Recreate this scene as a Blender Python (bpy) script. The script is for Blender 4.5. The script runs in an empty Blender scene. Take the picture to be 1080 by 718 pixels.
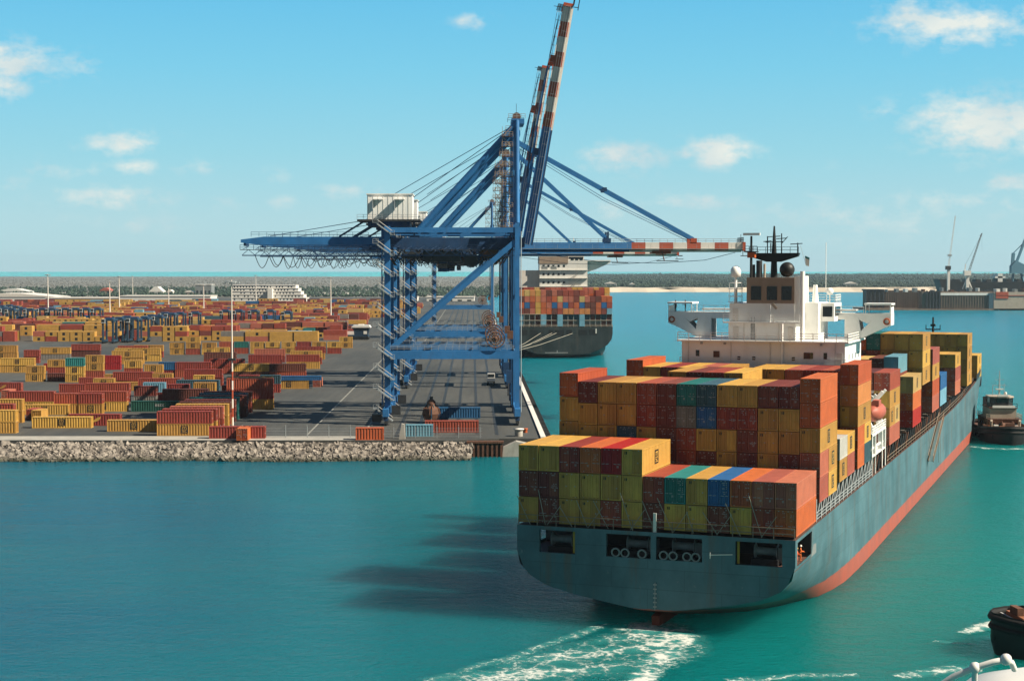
import bpy, math, random
from mathutils import Vector, Matrix
SC = bpy.context.scene
COL = SC.collection
R = math.radians
rnd = random.Random(7)

# ------------------------------------------------------------------ camera
FPX, HCAM, YE = 1720.0, 40.5, 284.0
PITCH = math.atan(75 / FPX)
cd = bpy.data.cameras.new('camera'); cam = bpy.data.objects.new('camera', cd); COL.objects.link(cam)
cam.location = (0, 0, HCAM); cam.rotation_euler = (math.pi / 2 - PITCH, 0, 0)
cd.sensor_width = 36; cd.sensor_fit = 'HORIZONTAL'; cd.lens = FPX / 1080 * 36
cd.clip_start = 0.5; cd.clip_end = 60000
SC.camera = cam

# ------------------------------------------------------------------ light and exposure
SUN_EL, SUN_AZ = 41.0, 107.0            # azimuth measured from +Y towards +X
SKY_STRENGTH = 0.075
sd = bpy.data.lights.new('sun', 'SUN'); sun = bpy.data.objects.new('sun', sd); COL.objects.link(sun)
sd.energy = 5.0; sd.angle = R(0.5); sd.color = (1.0, 0.89, 0.72)
ce, se = math.cos(R(SUN_EL)), math.sin(R(SUN_EL))
sdir = Vector((ce * math.sin(R(SUN_AZ)), ce * math.cos(R(SUN_AZ)), se))
sun.rotation_euler = sdir.to_track_quat('Z', 'Y').to_euler()
SC.view_settings.view_transform = 'Standard'; SC.view_settings.look = 'None'
SC.view_settings.exposure = 0.95; SC.view_settings.gamma = 1.0
SC.view_settings.use_curve_mapping = False
SC.cycles.use_denoising = True; SC.cycles.caustics_reflective = False; SC.cycles.caustics_refractive = False
SC.cycles.max_bounces = 6; SC.cycles.diffuse_bounces = 2; SC.cycles.glossy_bounces = 3
SC.cycles.transparent_max_bounces = 8; SC.cycles.volume_bounces = 0

W = bpy.data.worlds.new('World'); SC.world = W; W.use_nodes = True
def build_world():
    nt = W.node_tree; N = nt.nodes; L = nt.links; N.clear()
    def n(t, **k):
        x = N.new(t)
        for a, b in k.items(): setattr(x, a, b)
        return x
    def mth(op, a, b=None, c=None, clamp=False):
        x = n('ShaderNodeMath', operation=op, use_clamp=clamp)
        for i, v in enumerate((a, b, c)):
            if v is None: continue
            if isinstance(v, (int, float)): x.inputs[i].default_value = v
            else: L.new(v, x.inputs[i])
        return x.outputs[0]
    out = n('ShaderNodeOutputWorld'); bg = n('ShaderNodeBackground')
    sky = n('ShaderNodeTexSky', sky_type='NISHITA')
    sky.sun_disc = False; sky.sun_elevation = R(SUN_EL); sky.sun_rotation = R(SUN_AZ)
    sky.altitude = 0; sky.air_density = 1.0; sky.dust_density = 0.4; sky.ozone_density = 1.0
    tc = n('ShaderNodeTexCoord'); sep = n('ShaderNodeSeparateXYZ'); L.new(tc.outputs['Generated'], sep.inputs[0])
    x, y, z = sep.outputs
    # colour grade of the air: paler and greener towards the horizon, cyan blue above
    ramp = n('ShaderNodeValToRGB'); L.new(z, ramp.inputs[0])
    el = ramp.color_ramp.elements
    el[0].position = 0.0; el[0].color = (0.44, 0.70, 0.77, 1)
    el[1].position = 0.6; el[1].color = (0.022, 0.085, 0.20, 1)
    for p, c in ((0.03, (0.41, 0.69, 0.77, 1)), (0.07, (0.29, 0.66, 0.79, 1)), (0.12, (0.185, 0.61, 0.83, 1)), (0.17, (0.115, 0.535, 0.83, 1)), (0.27, (0.05, 0.22, 0.45, 1))):
        e = ramp.color_ramp.elements.new(p); e.color = c
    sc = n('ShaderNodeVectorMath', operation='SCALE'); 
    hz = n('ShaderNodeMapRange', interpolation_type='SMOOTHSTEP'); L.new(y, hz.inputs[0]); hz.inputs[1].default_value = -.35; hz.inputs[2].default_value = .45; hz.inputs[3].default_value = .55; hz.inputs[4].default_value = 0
    gm = n('ShaderNodeMix', data_type='RGBA'); L.new(hz.outputs[0], gm.inputs[0]); L.new(ramp.outputs[0], gm.inputs[6]); gm.inputs[7].default_value = (.50, .46, .42, 1)   # grey added to the unseen sky behind the viewer, neutralises fill in shade
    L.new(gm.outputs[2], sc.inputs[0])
    # unseen sky behind the camera is dimmed to cut fill on shaded aft faces
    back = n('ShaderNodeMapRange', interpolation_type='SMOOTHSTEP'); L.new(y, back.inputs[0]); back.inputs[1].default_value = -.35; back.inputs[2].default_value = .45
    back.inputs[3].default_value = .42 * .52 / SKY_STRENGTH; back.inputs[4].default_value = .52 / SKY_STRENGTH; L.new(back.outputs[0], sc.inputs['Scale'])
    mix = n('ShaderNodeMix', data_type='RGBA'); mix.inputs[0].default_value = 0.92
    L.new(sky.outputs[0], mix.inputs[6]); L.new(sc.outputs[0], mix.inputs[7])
    # clouds: small cumulus puffs low over the sea
    ysafe = mth('MAXIMUM', y, 0.05)
    az = mth('DIVIDE', x, ysafe); ev = mth('DIVIDE', z, ysafe)
    cb = n('ShaderNodeCombineXYZ'); L.new(az, cb.inputs[0]); L.new(ev, cb.inputs[1])
    mp = n('ShaderNodeMapping'); L.new(cb.outputs[0], mp.inputs[0]); mp.inputs['Scale'].default_value = (1.0, 1.7, 1.0)
    nz = n('ShaderNodeTexNoise'); L.new(mp.outputs[0], nz.inputs['Vector'])
    nz.inputs['Scale'].default_value = 60; nz.inputs['Detail'].default_value = 9; nz.inputs['Roughness'].default_value = 0.62
    nz2 = n('ShaderNodeTexNoise'); L.new(mp.outputs[0], nz2.inputs['Vector'])
    nz2.inputs['Scale'].default_value = 13; nz2.inputs['Detail'].default_value = 4
    C = [(10, 66, 46, 17, .85), (4, 94, 28, 13, .8), (84, 70, 24, 12, .5), (495, 26, 17, 9, .62), (128, 151, 34, 11, .75), (143, 177, 21, 8, .62), (120, 208, 54, 12, .62), (150, 236, 60, 9, .42),
         (15, 194, 24, 8, .45), (60, 180, 45, 9, .42), (210, 178, 22, 7, .55), (245, 212, 26, 7, .42), (290, 187, 24, 8, .3), (365, 200, 30, 8, .55), (300, 214, 22, 7, .4), (660, 166, 38, 14, .82), (757, 161, 30, 14, 1.0), (724, 163, 14, 8, .7),
         (955, 24, 24, 19, .8), (1000, 30, 70, 17, .85), (1076, 18, 18, 9, .6), (1040, 131, 68, 27, .95), (1000, 136, 34, 14, .7), (1068, 192, 28, 9, .8), (735, 214, 46, 9, .6), (650, 222, 30, 9, .45), (930, 118, 22, 10, .4), (965, 115, 16, 7, .4), (860, 207, 26, 7, .3),
         (900, 232, 110, 22, .42), (330, 40, 70, 12, .0), (905, 175, 60, 12, .12), (1010, 215, 90, 14, .38)]
    tot = None
    for px, py, rx, ry, s in C:
        if s <= 0: continue
        dx = mth('MULTIPLY', mth('SUBTRACT', az, (px - 540) / FPX), FPX / (rx * 1.3))
        dy = mth('MULTIPLY', mth('SUBTRACT', ev, (YE - py) / FPX), FPX / (ry * 1.3))
        d2 = mth('ADD', mth('MULTIPLY', dx, dx), mth('MULTIPLY', dy, dy))
        g = mth('MULTIPLY', mth('POWER', 2.718, mth('MULTIPLY', d2, -1.0)), s)
        tot = g if tot is None else mth('MAXIMUM', tot, g)
    v = mth('ADD', tot, mth('MULTIPLY', mth('SUBTRACT', nz.outputs[0], 0.50), 2.0))
    v = mth('MULTIPLY', mth('SUBTRACT', v, 0.22), 1.5, clamp=True)
    v = mth('MULTIPLY', v, mth('MULTIPLY', tot, 1.7, clamp=True))
    v = mth('MULTIPLY', v, mth('GREATER_THAN', y, 0.0))
    v = mth('MULTIPLY', v, 0.92)
    cr = n('ShaderNodeValToRGB'); L.new(nz2.outputs[0], cr.inputs[0])
    cr.color_ramp.elements[0].position = .36; cr.color_ramp.elements[0].color = (.60, .72, .75, 1)
    cr.color_ramp.elements[1].position = .60; cr.color_ramp.elements[1].color = (.86, .88, .81, 1)
    s2 = n('ShaderNodeVectorMath', operation='SCALE'); L.new(cr.outputs[0], s2.inputs[0]); s2.inputs['Scale'].default_value = .52 / SKY_STRENGTH
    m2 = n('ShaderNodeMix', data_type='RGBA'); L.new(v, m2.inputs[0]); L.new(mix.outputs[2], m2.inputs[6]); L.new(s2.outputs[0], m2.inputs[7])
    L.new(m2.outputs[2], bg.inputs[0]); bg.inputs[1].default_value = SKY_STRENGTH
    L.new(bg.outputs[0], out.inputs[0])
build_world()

# ------------------------------------------------------------------ helpers: positions
def ground(px, py, z=0.0):
    a = (px - 540) / FPX; b = (359 - py) / FPX
    dy = math.cos(PITCH) + b * math.sin(PITCH); dz = -math.sin(PITCH) + b * math.cos(PITCH)
    t = (z - HCAM) / dz
    return Vector((a * t, dy * t, z))
def at(px, py, D):
    s = D / FPX
    return Vector(((px - 540) * s, D, HCAM - (py - YE) * s))

# ------------------------------------------------------------------ materials
MATS = {}
KA = .53                        # weathered paint: the photograph is exposed 0.95 stop up
def nodes_of(name):
    m = bpy.data.materials.new(name); m.use_nodes = True
    return m, m.node_tree, m.node_tree.nodes['Principled BSDF']
KEEP = {'white_paint', 'bright_white_paint', 'band_white', 'sand', 'pale_road', 'line_paint', 'concrete', 'galvanised_steel', 'stencil_white'}
def paint(name, col, rough=0.55, var=0.16, scale=0.6, metal=0.0, rand=0.0, dirt=0.0, dirtcol=(.12, .08, .05), streak=False, spec=0.35):
    if name in MATS: return MATS[name]
    if max(col) < .85 and name not in KEEP: col = tuple(c * KA for c in col); dirtcol = tuple(c * KA for c in dirtcol)
    m, nt, b = nodes_of(name); N, L = nt.nodes, nt.links
    b.inputs['Roughness'].default_value = rough; b.inputs['Metallic'].default_value = metal
    b.inputs['Specular IOR Level'].default_value = spec
    tc = N.new('ShaderNodeTexCoord'); mp = N.new('ShaderNodeMapping'); L.new(tc.outputs['Object'], mp.inputs[0])
    if streak: mp.inputs['Scale'].default_value = (1, 1, 0.18)
    oi = N.new('ShaderNodeObjectInfo')
    if rand: L.new(oi.outputs['Random'], mp.inputs['Location'])
    nz = N.new('ShaderNodeTexNoise'); L.new(mp.outputs[0], nz.inputs['Vector']); nz.inputs['Scale'].default_value = scale; nz.inputs['Detail'].default_value = 6; nz.inputs['Roughness'].default_value = .65
    hsv = N.new('ShaderNodeHueSaturation'); hsv.inputs['Color'].default_value = (*col, 1)
    mr = N.new('ShaderNodeMapRange'); L.new(nz.outputs[0], mr.inputs[0]); mr.inputs[1].default_value = .3; mr.inputs[2].default_value = .7; mr.inputs[3].default_value = 1 - var; mr.inputs[4].default_value = 1 + var
    val = mr.outputs[0]
    if rand:
        m2 = N.new('ShaderNodeMapRange'); L.new(oi.outputs['Random'], m2.inputs[0]); m2.inputs[3].default_value = 1 - rand; m2.inputs[4].default_value = 1 + rand
        mu = N.new('ShaderNodeMath'); mu.operation = 'MULTIPLY'; L.new(val, mu.inputs[0]); L.new(m2.outputs[0], mu.inputs[1]); val = mu.outputs[0]
        m3 = N.new('ShaderNodeMapRange'); L.new(oi.outputs['Random'], m3.inputs[0]); m3.inputs[3].default_value = .492; m3.inputs[4].default_value = .508; L.new(m3.outputs[0], hsv.inputs['Hue'])
    L.new(val, hsv.inputs['Value']); c = hsv.outputs[0]
    if dirt:
        n2 = N.new('ShaderNodeTexNoise'); mp2 = N.new('ShaderNodeMapping'); L.new(tc.outputs['Object'], mp2.inputs[0]); mp2.inputs['Scale'].default_value = (1, 1, .3)
        if rand: L.new(oi.outputs['Random'], mp2.inputs['Location'])
        L.new(mp2.outputs[0], n2.inputs['Vector']); n2.inputs['Scale'].default_value = scale * 2.3; n2.inputs['Detail'].default_value = 8; n2.inputs['Roughness'].default_value = .7
        r = N.new('ShaderNodeMapRange'); L.new(n2.outputs[0], r.inputs[0]); r.inputs[1].default_value = .52; r.inputs[2].default_value = .74; r.inputs[3].default_value = 0; r.inputs[4].default_value = dirt
        mx = N.new('ShaderNodeMix'); mx.data_type = 'RGBA'; L.new(r.outputs[0], mx.inputs[0]); L.new(c, mx.inputs[6]); mx.inputs[7].default_value = (*dirtcol, 1); c = mx.outputs[2]
    L.new(c, b.inputs['Base Color'])
    MATS[name] = m; return m

CC = {'Y': ('yellow', (.82, .46, .10)), 'R': ('brick red', (.47, .085, .05)), 'O': ('orange red', (.72, .155, .05)), 'E': ('bright red', (.60, .03, .02)),
      'M': ('dark brown', (.21, .060, .040)), 'D': ('dark maroon', (.29, .065, .045)), 'T': ('teal green', (.03, .27, .25)), 'B': ('blue', (.03, .17, .42)),
      'L': ('light blue', (.24, .54, .70)), 'N': ('slate blue', (.06, .15, .20)), 'G': ('grey', (.33, .30, .27)), 'W': ('white', (.80, .78, .72)), 'F': ('dark green', (.02, .15, .115)),
      'P': ('pale orange', (.84, .32, .10)), 'K': ('salmon red', (.66, .19, .12)), 'A': ('pale yellow', (.84, .56, .20))}
def cmat(k): return paint('container_' + CC[k][0].replace(' ', '_'), CC[k][1], .6, .15, .5, rand=.2, dirt=.6, dirtcol=tuple(.45 * c + .035 for c in CC[k][1]))
M = dict(
    bright=paint('bright_white_paint', (.80, .80, .77), .45, .05, .3, dirt=.25, dirtcol=(.5, .42, .32)),
    white=paint('white_paint', (.66, .65, .61), .45, .06, .3, dirt=.35, dirtcol=(.45, .36, .26)),
    black=paint('black_paint', (.025, .027, .027), .5, .2, .5),
    rubber=paint('black_rubber', (.02, .02, .02), .8, .3, 1.5),
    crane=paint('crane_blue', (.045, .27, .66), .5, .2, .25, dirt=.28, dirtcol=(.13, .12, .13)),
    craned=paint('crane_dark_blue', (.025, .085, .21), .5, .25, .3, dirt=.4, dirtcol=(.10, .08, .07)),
    red=paint('band_red', (.68, .13, .06), .5, .15, .4), cwhite=paint('band_white', (.66, .62, .56), .5, .08, .4, dirt=.4, dirtcol=(.4, .3, .2)),
    galv=paint('galvanised_steel', (.31, .34, .35), .5, .12, .8, metal=.1), dark=paint('dark_steel', (.05, .055, .06), .55, .3, .6),
    rust=paint('rusty_steel', (.22, .10, .06), .8, .35, 1.2, dirt=.5, dirtcol=(.1, .05, .03)), glass=paint('dark_glass', (.02, .03, .035), .12, .2, .5, spec=.6),
    rope=paint('pale_rope', (.62, .58, .48), .8, .1, 1), concrete=paint('concrete', (.36, .34, .30), .85, .2, .3, dirt=.4, dirtcol=(.2, .17, .13)),
    orange=paint('orange_paint', (.75, .16, .04), .5, .1, .5), yellow=paint('yellow_paint', (.75, .42, .04), .5, .1, .5),
    tan=paint('tan_paint', (.56, .42, .31), .55, .12, .3, dirt=.3, dirtcol=(.2, .12, .08)), deck=paint('deck_paint', (.18, .085, .06), .7, .25, .4),
    grey=paint('grey_paint', (.34, .37, .37), .55, .1, .4), tughull=paint('tug_hull', (.026, .026, .028), .5, .3, .5), cover=paint('hatch_steel', (.20, .17, .14), .7, .25, .3),
    cream=paint('cream_paint', (.72, .60, .47), .5, .1, .3, dirt=.4, dirtcol=(.35, .22, .14)), mark=paint('stencil_white', (.34, .34, .33), .6, .2, 3), straddle=paint('carrier_blue', (.035, .085, .14), .5, .25, .4),
    trunk=paint('bark', (.12, .09, .06), .9, .2, 1), tugbrown=paint('tug_brown', (.50, .20, .10), .6, .2, .5, dirt=.4, dirtcol=(.2, .1, .06)), cab=paint('navy_paint', (.02, .05, .10), .5, .2, .5),
    pinkred=paint('faded_red', (.65, .17, .11), .55, .12, .5))

def asphalt_mat():
    m, nt, b = nodes_of('asphalt'); N, L = nt.nodes, nt.links
    tc = N.new('ShaderNodeTexCoord'); b.inputs['Roughness'].default_value = .85
    def noise(scale, stretch=(1, 1, 1), det=6):
        mp = N.new('ShaderNodeMapping'); L.new(tc.outputs['Object'], mp.inputs[0]); mp.inputs['Scale'].default_value = stretch
        z = N.new('ShaderNodeTexNoise'); L.new(mp.outputs[0], z.inputs['Vector']); z.inputs['Scale'].default_value = scale; z.inputs['Detail'].default_value = det; z.inputs['Roughness'].default_value = .7
        return z.outputs[0]
    r = N.new('ShaderNodeValToRGB'); L.new(noise(.035, (1, .22, 1)), r.inputs[0])
    r.color_ramp.elements[0].position = .32; r.color_ramp.elements[0].color = (.022, .027, .029, 1)
    r.color_ramp.elements[1].position = .68; r.color_ramp.elements[1].color = (.068, .069, .064, 1)
    mx = N.new('ShaderNodeMix'); mx.data_type = 'RGBA'; mx.blend_type = 'MULTIPLY'; mx.inputs[0].default_value = .7; L.new(r.outputs[0], mx.inputs[6])
    r2 = N.new('ShaderNodeValToRGB'); L.new(noise(.5, (1, .05, 1)), r2.inputs[0]); r2.color_ramp.elements[0].position = .3; r2.color_ramp.elements[0].color = (.6, .6, .6, 1); r2.color_ramp.elements[1].position = .7; r2.color_ramp.elements[1].color = (1.25, 1.2, 1.1, 1)
    L.new(r2.outputs[0], mx.inputs[7]); L.new(mx.outputs[2], b.inputs['Base Color'])
    return m
M['asphalt'] = asphalt_mat()
M['gravel'] = paint('pale_road', (.30, .29, .26), .9, .2, .25, dirt=.5, dirtcol=(.2, .19, .17))
M['line'] = paint('line_paint', (.20, .20, .18), .8, .3, .8)

def water_mat():
    m, nt, b = nodes_of('sea_water'); N, L = nt.nodes, nt.links
    geo = N.new('ShaderNodeNewGeometry')
    def noise(scale, stretch=(1, 1, 1), det=3, rough=.5):
        mp = N.new('ShaderNodeMapping'); L.new(geo.outputs['Position'], mp.inputs[0]); mp.inputs['Scale'].default_value = stretch
        z = N.new('ShaderNodeTexNoise'); L.new(mp.outputs[0], z.inputs['Vector']); z.inputs['Scale'].default_value = scale; z.inputs['Detail'].default_value = det; z.inputs['Roughness'].default_value = rough
        return z.outputs[0]
    r = N.new('ShaderNodeValToRGB'); L.new(noise(.012, (.7, 1, 1), 4), r.inputs[0])
    r.color_ramp.elements[0].position = .32; r.color_ramp.elements[0].color = (.0012, .078, .140, 1)
    r.color_ramp.elements[1].position = .68; r.color_ramp.elements[1].color = (.002, .108, .150, 1)
    # shallower sand-bottomed water outside the dredged basin
    sp = N.new('ShaderNodeSeparateXYZ'); L.new(geo.outputs['Position'], sp.inputs[0])
    mr = N.new('ShaderNodeMapRange'); L.new(sp.outputs[1], mr.inputs[0]); mr.inputs[1].default_value = 230; mr.inputs[2].default_value = 1100
    # silt stirred up round the moving ship makes the water there greener
    mg = N.new('ShaderNodeMapRange'); mg.interpolation_type = 'SMOOTHSTEP'; L.new(sp.outputs[0], mg.inputs[0]); mg.inputs[1].default_value = -70; mg.inputs[2].default_value = 60
    mxg = N.new('ShaderNodeMix'); mxg.data_type = 'RGBA'; L.new(mg.outputs[0], mxg.inputs[0]); L.new(r.outputs[0], mxg.inputs[6]); mxg.inputs[7].default_value = (.002, .155, .145, 1)
    mx = N.new('ShaderNodeMix'); mx.data_type = 'RGBA'; L.new(mr.outputs[0], mx.inputs[0]); L.new(mxg.outputs[2], mx.inputs[6]); mx.inputs[7].default_value = (.001, .158, .235, 1)
    # pale sand banks under shallow water out at sea
    mr3 = N.new('ShaderNodeMapRange'); L.new(sp.outputs[1], mr3.inputs[0]); mr3.inputs[1].default_value = 6000; mr3.inputs[2].default_value = 9000
    mx3 = N.new('ShaderNodeMix'); mx3.data_type = 'RGBA'; L.new(mr3.outputs[0], mx3.inputs[0]); L.new(mx.outputs[2], mx3.inputs[6]); mx3.inputs[7].default_value = (.001, .36, .33, 1); mx = mx3
    L.new(mx.outputs[2], b.inputs['Base Color'])
    b.inputs['Roughness'].default_value = .18; b.inputs['IOR'].default_value = 1.33; b.inputs['Specular IOR Level'].default_value = .14
    b.subsurface_method = 'BURLEY'; b.inputs['Subsurface Weight'].default_value = 1.0; b.inputs['Subsurface Radius'].default_value = (.3, 1.0, 1.0); b.inputs['Subsurface Scale'].default_value = 26.0
    def madd(a, k, c=None):
        x = N.new('ShaderNodeMath'); x.operation = 'MULTIPLY_ADD'; L.new(a, x.inputs[0]); x.inputs[1].default_value = k
        if c is not None: L.new(c, x.inputs[2])
        else: x.inputs[2].default_value = 0
        return x.outputs[0]
    h = madd(noise(.42, (.55, 1, 1), 5, .62), 1.0); h = madd(noise(.09, (.6, 1, 1), 3), 1.6, h); h = madd(noise(1.5, (.7, 1, 1), 4, .6), .62, h)
    bp = N.new('ShaderNodeBump'); bp.inputs['Strength'].default_value = 1.0; bp.inputs['Distance'].default_value = .8; L.new(h, bp.inputs['Height']); L.new(bp.outputs[0], b.inputs['Normal'])
    return m
M['water'] = water_mat()

def hull_mat(name, side, boot, line, rustamt=.75):
    m, nt, b = nodes_of(name); N, L = nt.nodes, nt.links
    tc = N.new('ShaderNodeTexCoord'); sp = N.new('ShaderNodeSeparateXYZ'); L.new(tc.outputs['Object'], sp.inputs[0])
    def noise(scale, stretch, det=6):
        mp = N.new('ShaderNodeMapping'); L.new(tc.outputs['Object'], mp.inputs[0]); mp.inputs['Scale'].default_value = stretch
        z = N.new('ShaderNodeTexNoise'); L.new(mp.outputs[0], z.inputs['Vector']); z.inputs['Scale'].default_value = scale; z.inputs['Detail'].default_value = det; z.inputs['Roughness'].default_value = .65
        return z.outputs[0]
    def mixc(f, a, bcol):
        x = N.new('ShaderNodeMix'); x.data_type = 'RGBA'; L.new(f, x.inputs[0])
        if isinstance(a, tuple): x.inputs[6].default_value = (*a, 1)
        else: L.new(a, x.inputs[6])
        x.inputs[7].default_value = (*bcol, 1); return x.outputs[2]
    def rng(v, a, bb, c, d):
        x = N.new('ShaderNodeMapRange'); L.new(v, x.inputs[0]); x.inputs[1].default_value = a; x.inputs[2].default_value = bb; x.inputs[3].default_value = c; x.inputs[4].default_value = d; return x.outputs[0]
    lighter = tuple(min(1, c * 1.25 + .02) for c in side); darker = tuple(c * .72 for c in side)
    c = mixc(rng(noise(.12, (1, 1, .6)), .35, .65, 0, 1), lighter, darker)
    c = mixc(rng(noise(.11, (1, 1, 1.5), 4), .52, .66, 0, .45), c, tuple(k * .62 + .012 for k in side))
    c = mixc(rng(noise(.5, (1, 1, .10), 8), .53, .70, 0, rustamt), c, (.12, .085, .06))
    c = mixc(rng(noise(1.4, (.6, .6, .5), 3), .70, .78, 0, .35), c, (.32, .32, .30))
    br = N.new('ShaderNodeTexBrick'); cb = N.new('ShaderNodeCombineXYZ'); L.new(sp.outputs[0], cb.inputs[0]); ysum = N.new('ShaderNodeMath'); ysum.operation = 'ADD'; L.new(sp.outputs[0], ysum.inputs[0]); L.new(sp.outputs[1], ysum.inputs[1]); L.new(ysum.outputs[0], cb.inputs[0]); L.new(sp.outputs[2], cb.inputs[1])
    L.new(cb.outputs[0], br.inputs['Vector']); br.inputs['Scale'].default_value = 1; br.inputs['Brick Width'].default_value = 8.5; br.inputs['Row Height'].default_value = 2.3; br.inputs['Mortar Size'].default_value = .05; br.inputs['Mortar Smooth'].default_value = .4
    br.inputs['Color1'].default_value = (1, 1, 1, 1); br.inputs['Color2'].default_value = (.86, .86, .86, 1); br.inputs['Mortar'].default_value = (.62, .6, .58, 1)
    mu = N.new('ShaderNodeMix'); mu.data_type = 'RGBA'; mu.blend_type = 'MULTIPLY'; mu.inputs[0].default_value = .75; L.new(c, mu.inputs[6]); L.new(br.outputs[0], mu.inputs[7]); c = mu.outputs[2]
    bt = mixc(rng(noise(.3, (1, 1, .4)), .38, .66, 0, .85), boot, tuple(k * .6 + .03 for k in boot))
    f = N.new('ShaderNodeMath'); f.operation = 'LESS_THAN'; wob = N.new('ShaderNodeMath'); wob.operation = 'MULTIPLY_ADD'; L.new(noise(.8, (1, 1, .3)), wob.inputs[0]); wob.inputs[1].default_value = .35; L.new(sp.outputs[2], wob.inputs[2]); L.new(wob.outputs[0], f.inputs[0]); f.inputs[1].default_value = line
    x = N.new('ShaderNodeMix'); x.data_type = 'RGBA'; L.new(f.outputs[0], x.inputs[0]); L.new(c, x.inputs[6]); L.new(bt, x.inputs[7])
    L.new(x.outputs[2], b.inputs['Base Color']); b.inputs['Roughness'].default_value = .5
    return m
M['hull'] = hull_mat('hull_paint', (.058, .132, .160), (.36, .08, .048), 2.5)
M['hull2'] = hull_mat('moored_hull_paint', (.010, .019, .020), (.10, .04, .025), 1.0, .25)

def foam_mat(name, col=(.52, .55, .52)):
    m, nt, b = nodes_of(name); N, L = nt.nodes, nt.links
    at_ = N.new('ShaderNodeAttribute'); at_.attribute_name = 'cover'
    tc = N.new('ShaderNodeTexCoord')
    def ns(scale, det, rough=.6):
        z = N.new('ShaderNodeTexNoise'); L.new(tc.outputs['Object'], z.inputs['Vector']); z.inputs['Scale'].default_value = scale; z.inputs['Detail'].default_value = det; z.inputs['Roughness'].default_value = rough; return z
    def mad(a, k, c):
        x = N.new('ShaderNodeMath'); x.operation = 'MULTIPLY_ADD'; L.new(a, x.inputs[0]); x.inputs[1].default_value = k
        if isinstance(c, (int, float)): x.inputs[2].default_value = c
        else: L.new(c, x.inputs[2])
        return x.outputs[0]
    def rng(v, a, c):
        r = N.new('ShaderNodeMapRange'); r.interpolation_type = 'SMOOTHSTEP'; L.new(v, r.inputs[0]); r.inputs[1].default_value = a; r.inputs[2].default_value = c; return r.outputs[0]
    def web(scale, warp):
        nw = ns(scale * .7, 8, .68)
        ad = N.new('ShaderNodeVectorMath'); ad.operation = 'MULTIPLY_ADD'; L.new(nw.outputs['Color'], ad.inputs[0]); ad.inputs[1].default_value = (warp / scale,) * 3; L.new(tc.outputs['Object'], ad.inputs[2])
        vo = N.new('ShaderNodeTexVoronoi'); vo.feature = 'DISTANCE_TO_EDGE'; L.new(ad.outputs[0], vo.inputs['Vector']); vo.inputs['Scale'].default_value = scale; return vo.outputs['Distance']
    v = mad(web(.38, 2.4), -1.5, at_.outputs['Fac']); v = mad(web(1.1, 2.2), -.75, v)
    v = mad(ns(2.6, 8, .75).outputs[0], .75, v); v = mad(ns(.22, 3).outputs[0], .5, v)
    white = rng(v, .66, 1.14)
    air = N.new('ShaderNodeMath'); air.operation = 'MULTIPLY'; L.new(rng(mad(ns(.35, 5).outputs[0], .5, at_.outputs['Fac']), .35, .95), air.inputs[0]); air.inputs[1].default_value = .7
    al = N.new('ShaderNodeMath'); al.operation = 'MAXIMUM'; L.new(white, al.inputs[0]); L.new(air.outputs[0], al.inputs[1])
    mx = N.new('ShaderNodeMix'); mx.data_type = 'RGBA'; L.new(white, mx.inputs[0]); mx.inputs[6].default_value = (.035, .235, .225, 1); mx.inputs[7].default_value = (*col, 1)
    L.new(mx.outputs[2], b.inputs['Base Color']); b.inputs['Roughness'].default_value = .7; b.inputs['Specular IOR Level'].default_value = .2
    L.new(al.outputs[0], b.inputs['Alpha'])
    return m
M['foam'] = foam_mat('sea_foam')

def leaf_mat(name, a, bcol, scale=.02):
    m, nt, b = nodes_of(name); N, L = nt.nodes, nt.links
    g = N.new('ShaderNodeNewGeometry'); z = N.new('ShaderNodeTexNoise'); L.new(g.outputs['Position'], z.inputs['Vector']); z.inputs['Scale'].default_value = scale; z.inputs['Detail'].default_value = 8
    r = N.new('ShaderNodeValToRGB'); L.new(z.outputs[0], r.inputs[0]); r.color_ramp.elements[0].position = .35; r.color_ramp.elements[0].color = (*a, 1); r.color_ramp.elements[1].position = .65; r.color_ramp.elements[1].color = (*bcol, 1)
    L.new(r.outputs[0], b.inputs['Base Color']); b.inputs['Roughness'].default_value = .8; return m
M['leaf'] = leaf_mat('foliage', (.005, .020, .012), (.016, .040, .020))
M['scrub'] = leaf_mat('dry_scrub', (.115, .12, .108), (.145, .142, .125), .006)
M['land'] = leaf_mat('sandy_scrub_ground', (.12, .122, .108), (.16, .153, .132), .01)
M['dock'] = paint('dock_brown', (.30, .215, .155), .8, .3, .08, dirt=.6, dirtcol=(.14, .10, .075), streak=True)
M['sand'] = paint('sand', (.46, .40, .31), .9, .15, .02)
M['rock'] = leaf_mat('limestone_rock', (.06, .052, .045), (.30, .265, .225), .9)
def wet_rocks():
    nt = M['rock'].node_tree; N, L = nt.nodes, nt.links; b = N['Principled BSDF']; src = b.inputs['Base Color'].links[0].from_socket
    g = N.new('ShaderNodeNewGeometry'); sp = N.new('ShaderNodeSeparateXYZ'); L.new(g.outputs['Position'], sp.inputs[0])
    nz = N.new('ShaderNodeTexNoise'); L.new(g.outputs['Position'], nz.inputs['Vector']); nz.inputs['Scale'].default_value = .5
    a = N.new('ShaderNodeMath'); a.operation = 'MULTIPLY_ADD'; L.new(nz.outputs[0], a.inputs[0]); a.inputs[1].default_value = -1.1; L.new(sp.outputs[2], a.inputs[2])
    r = N.new('ShaderNodeMapRange'); L.new(a.outputs[0], r.inputs[0]); r.inputs[1].default_value = -.3; r.inputs[2].default_value = .45
    x = N.new('ShaderNodeMix'); x.data_type = 'RGBA'; L.new(r.outputs[0], x.inputs[0]); x.inputs[6].default_value = (.035, .035, .02, 1); L.new(src, x.inputs[7]); L.new(x.outputs[2], b.inputs['Base Color'])
wet_rocks()

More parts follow.
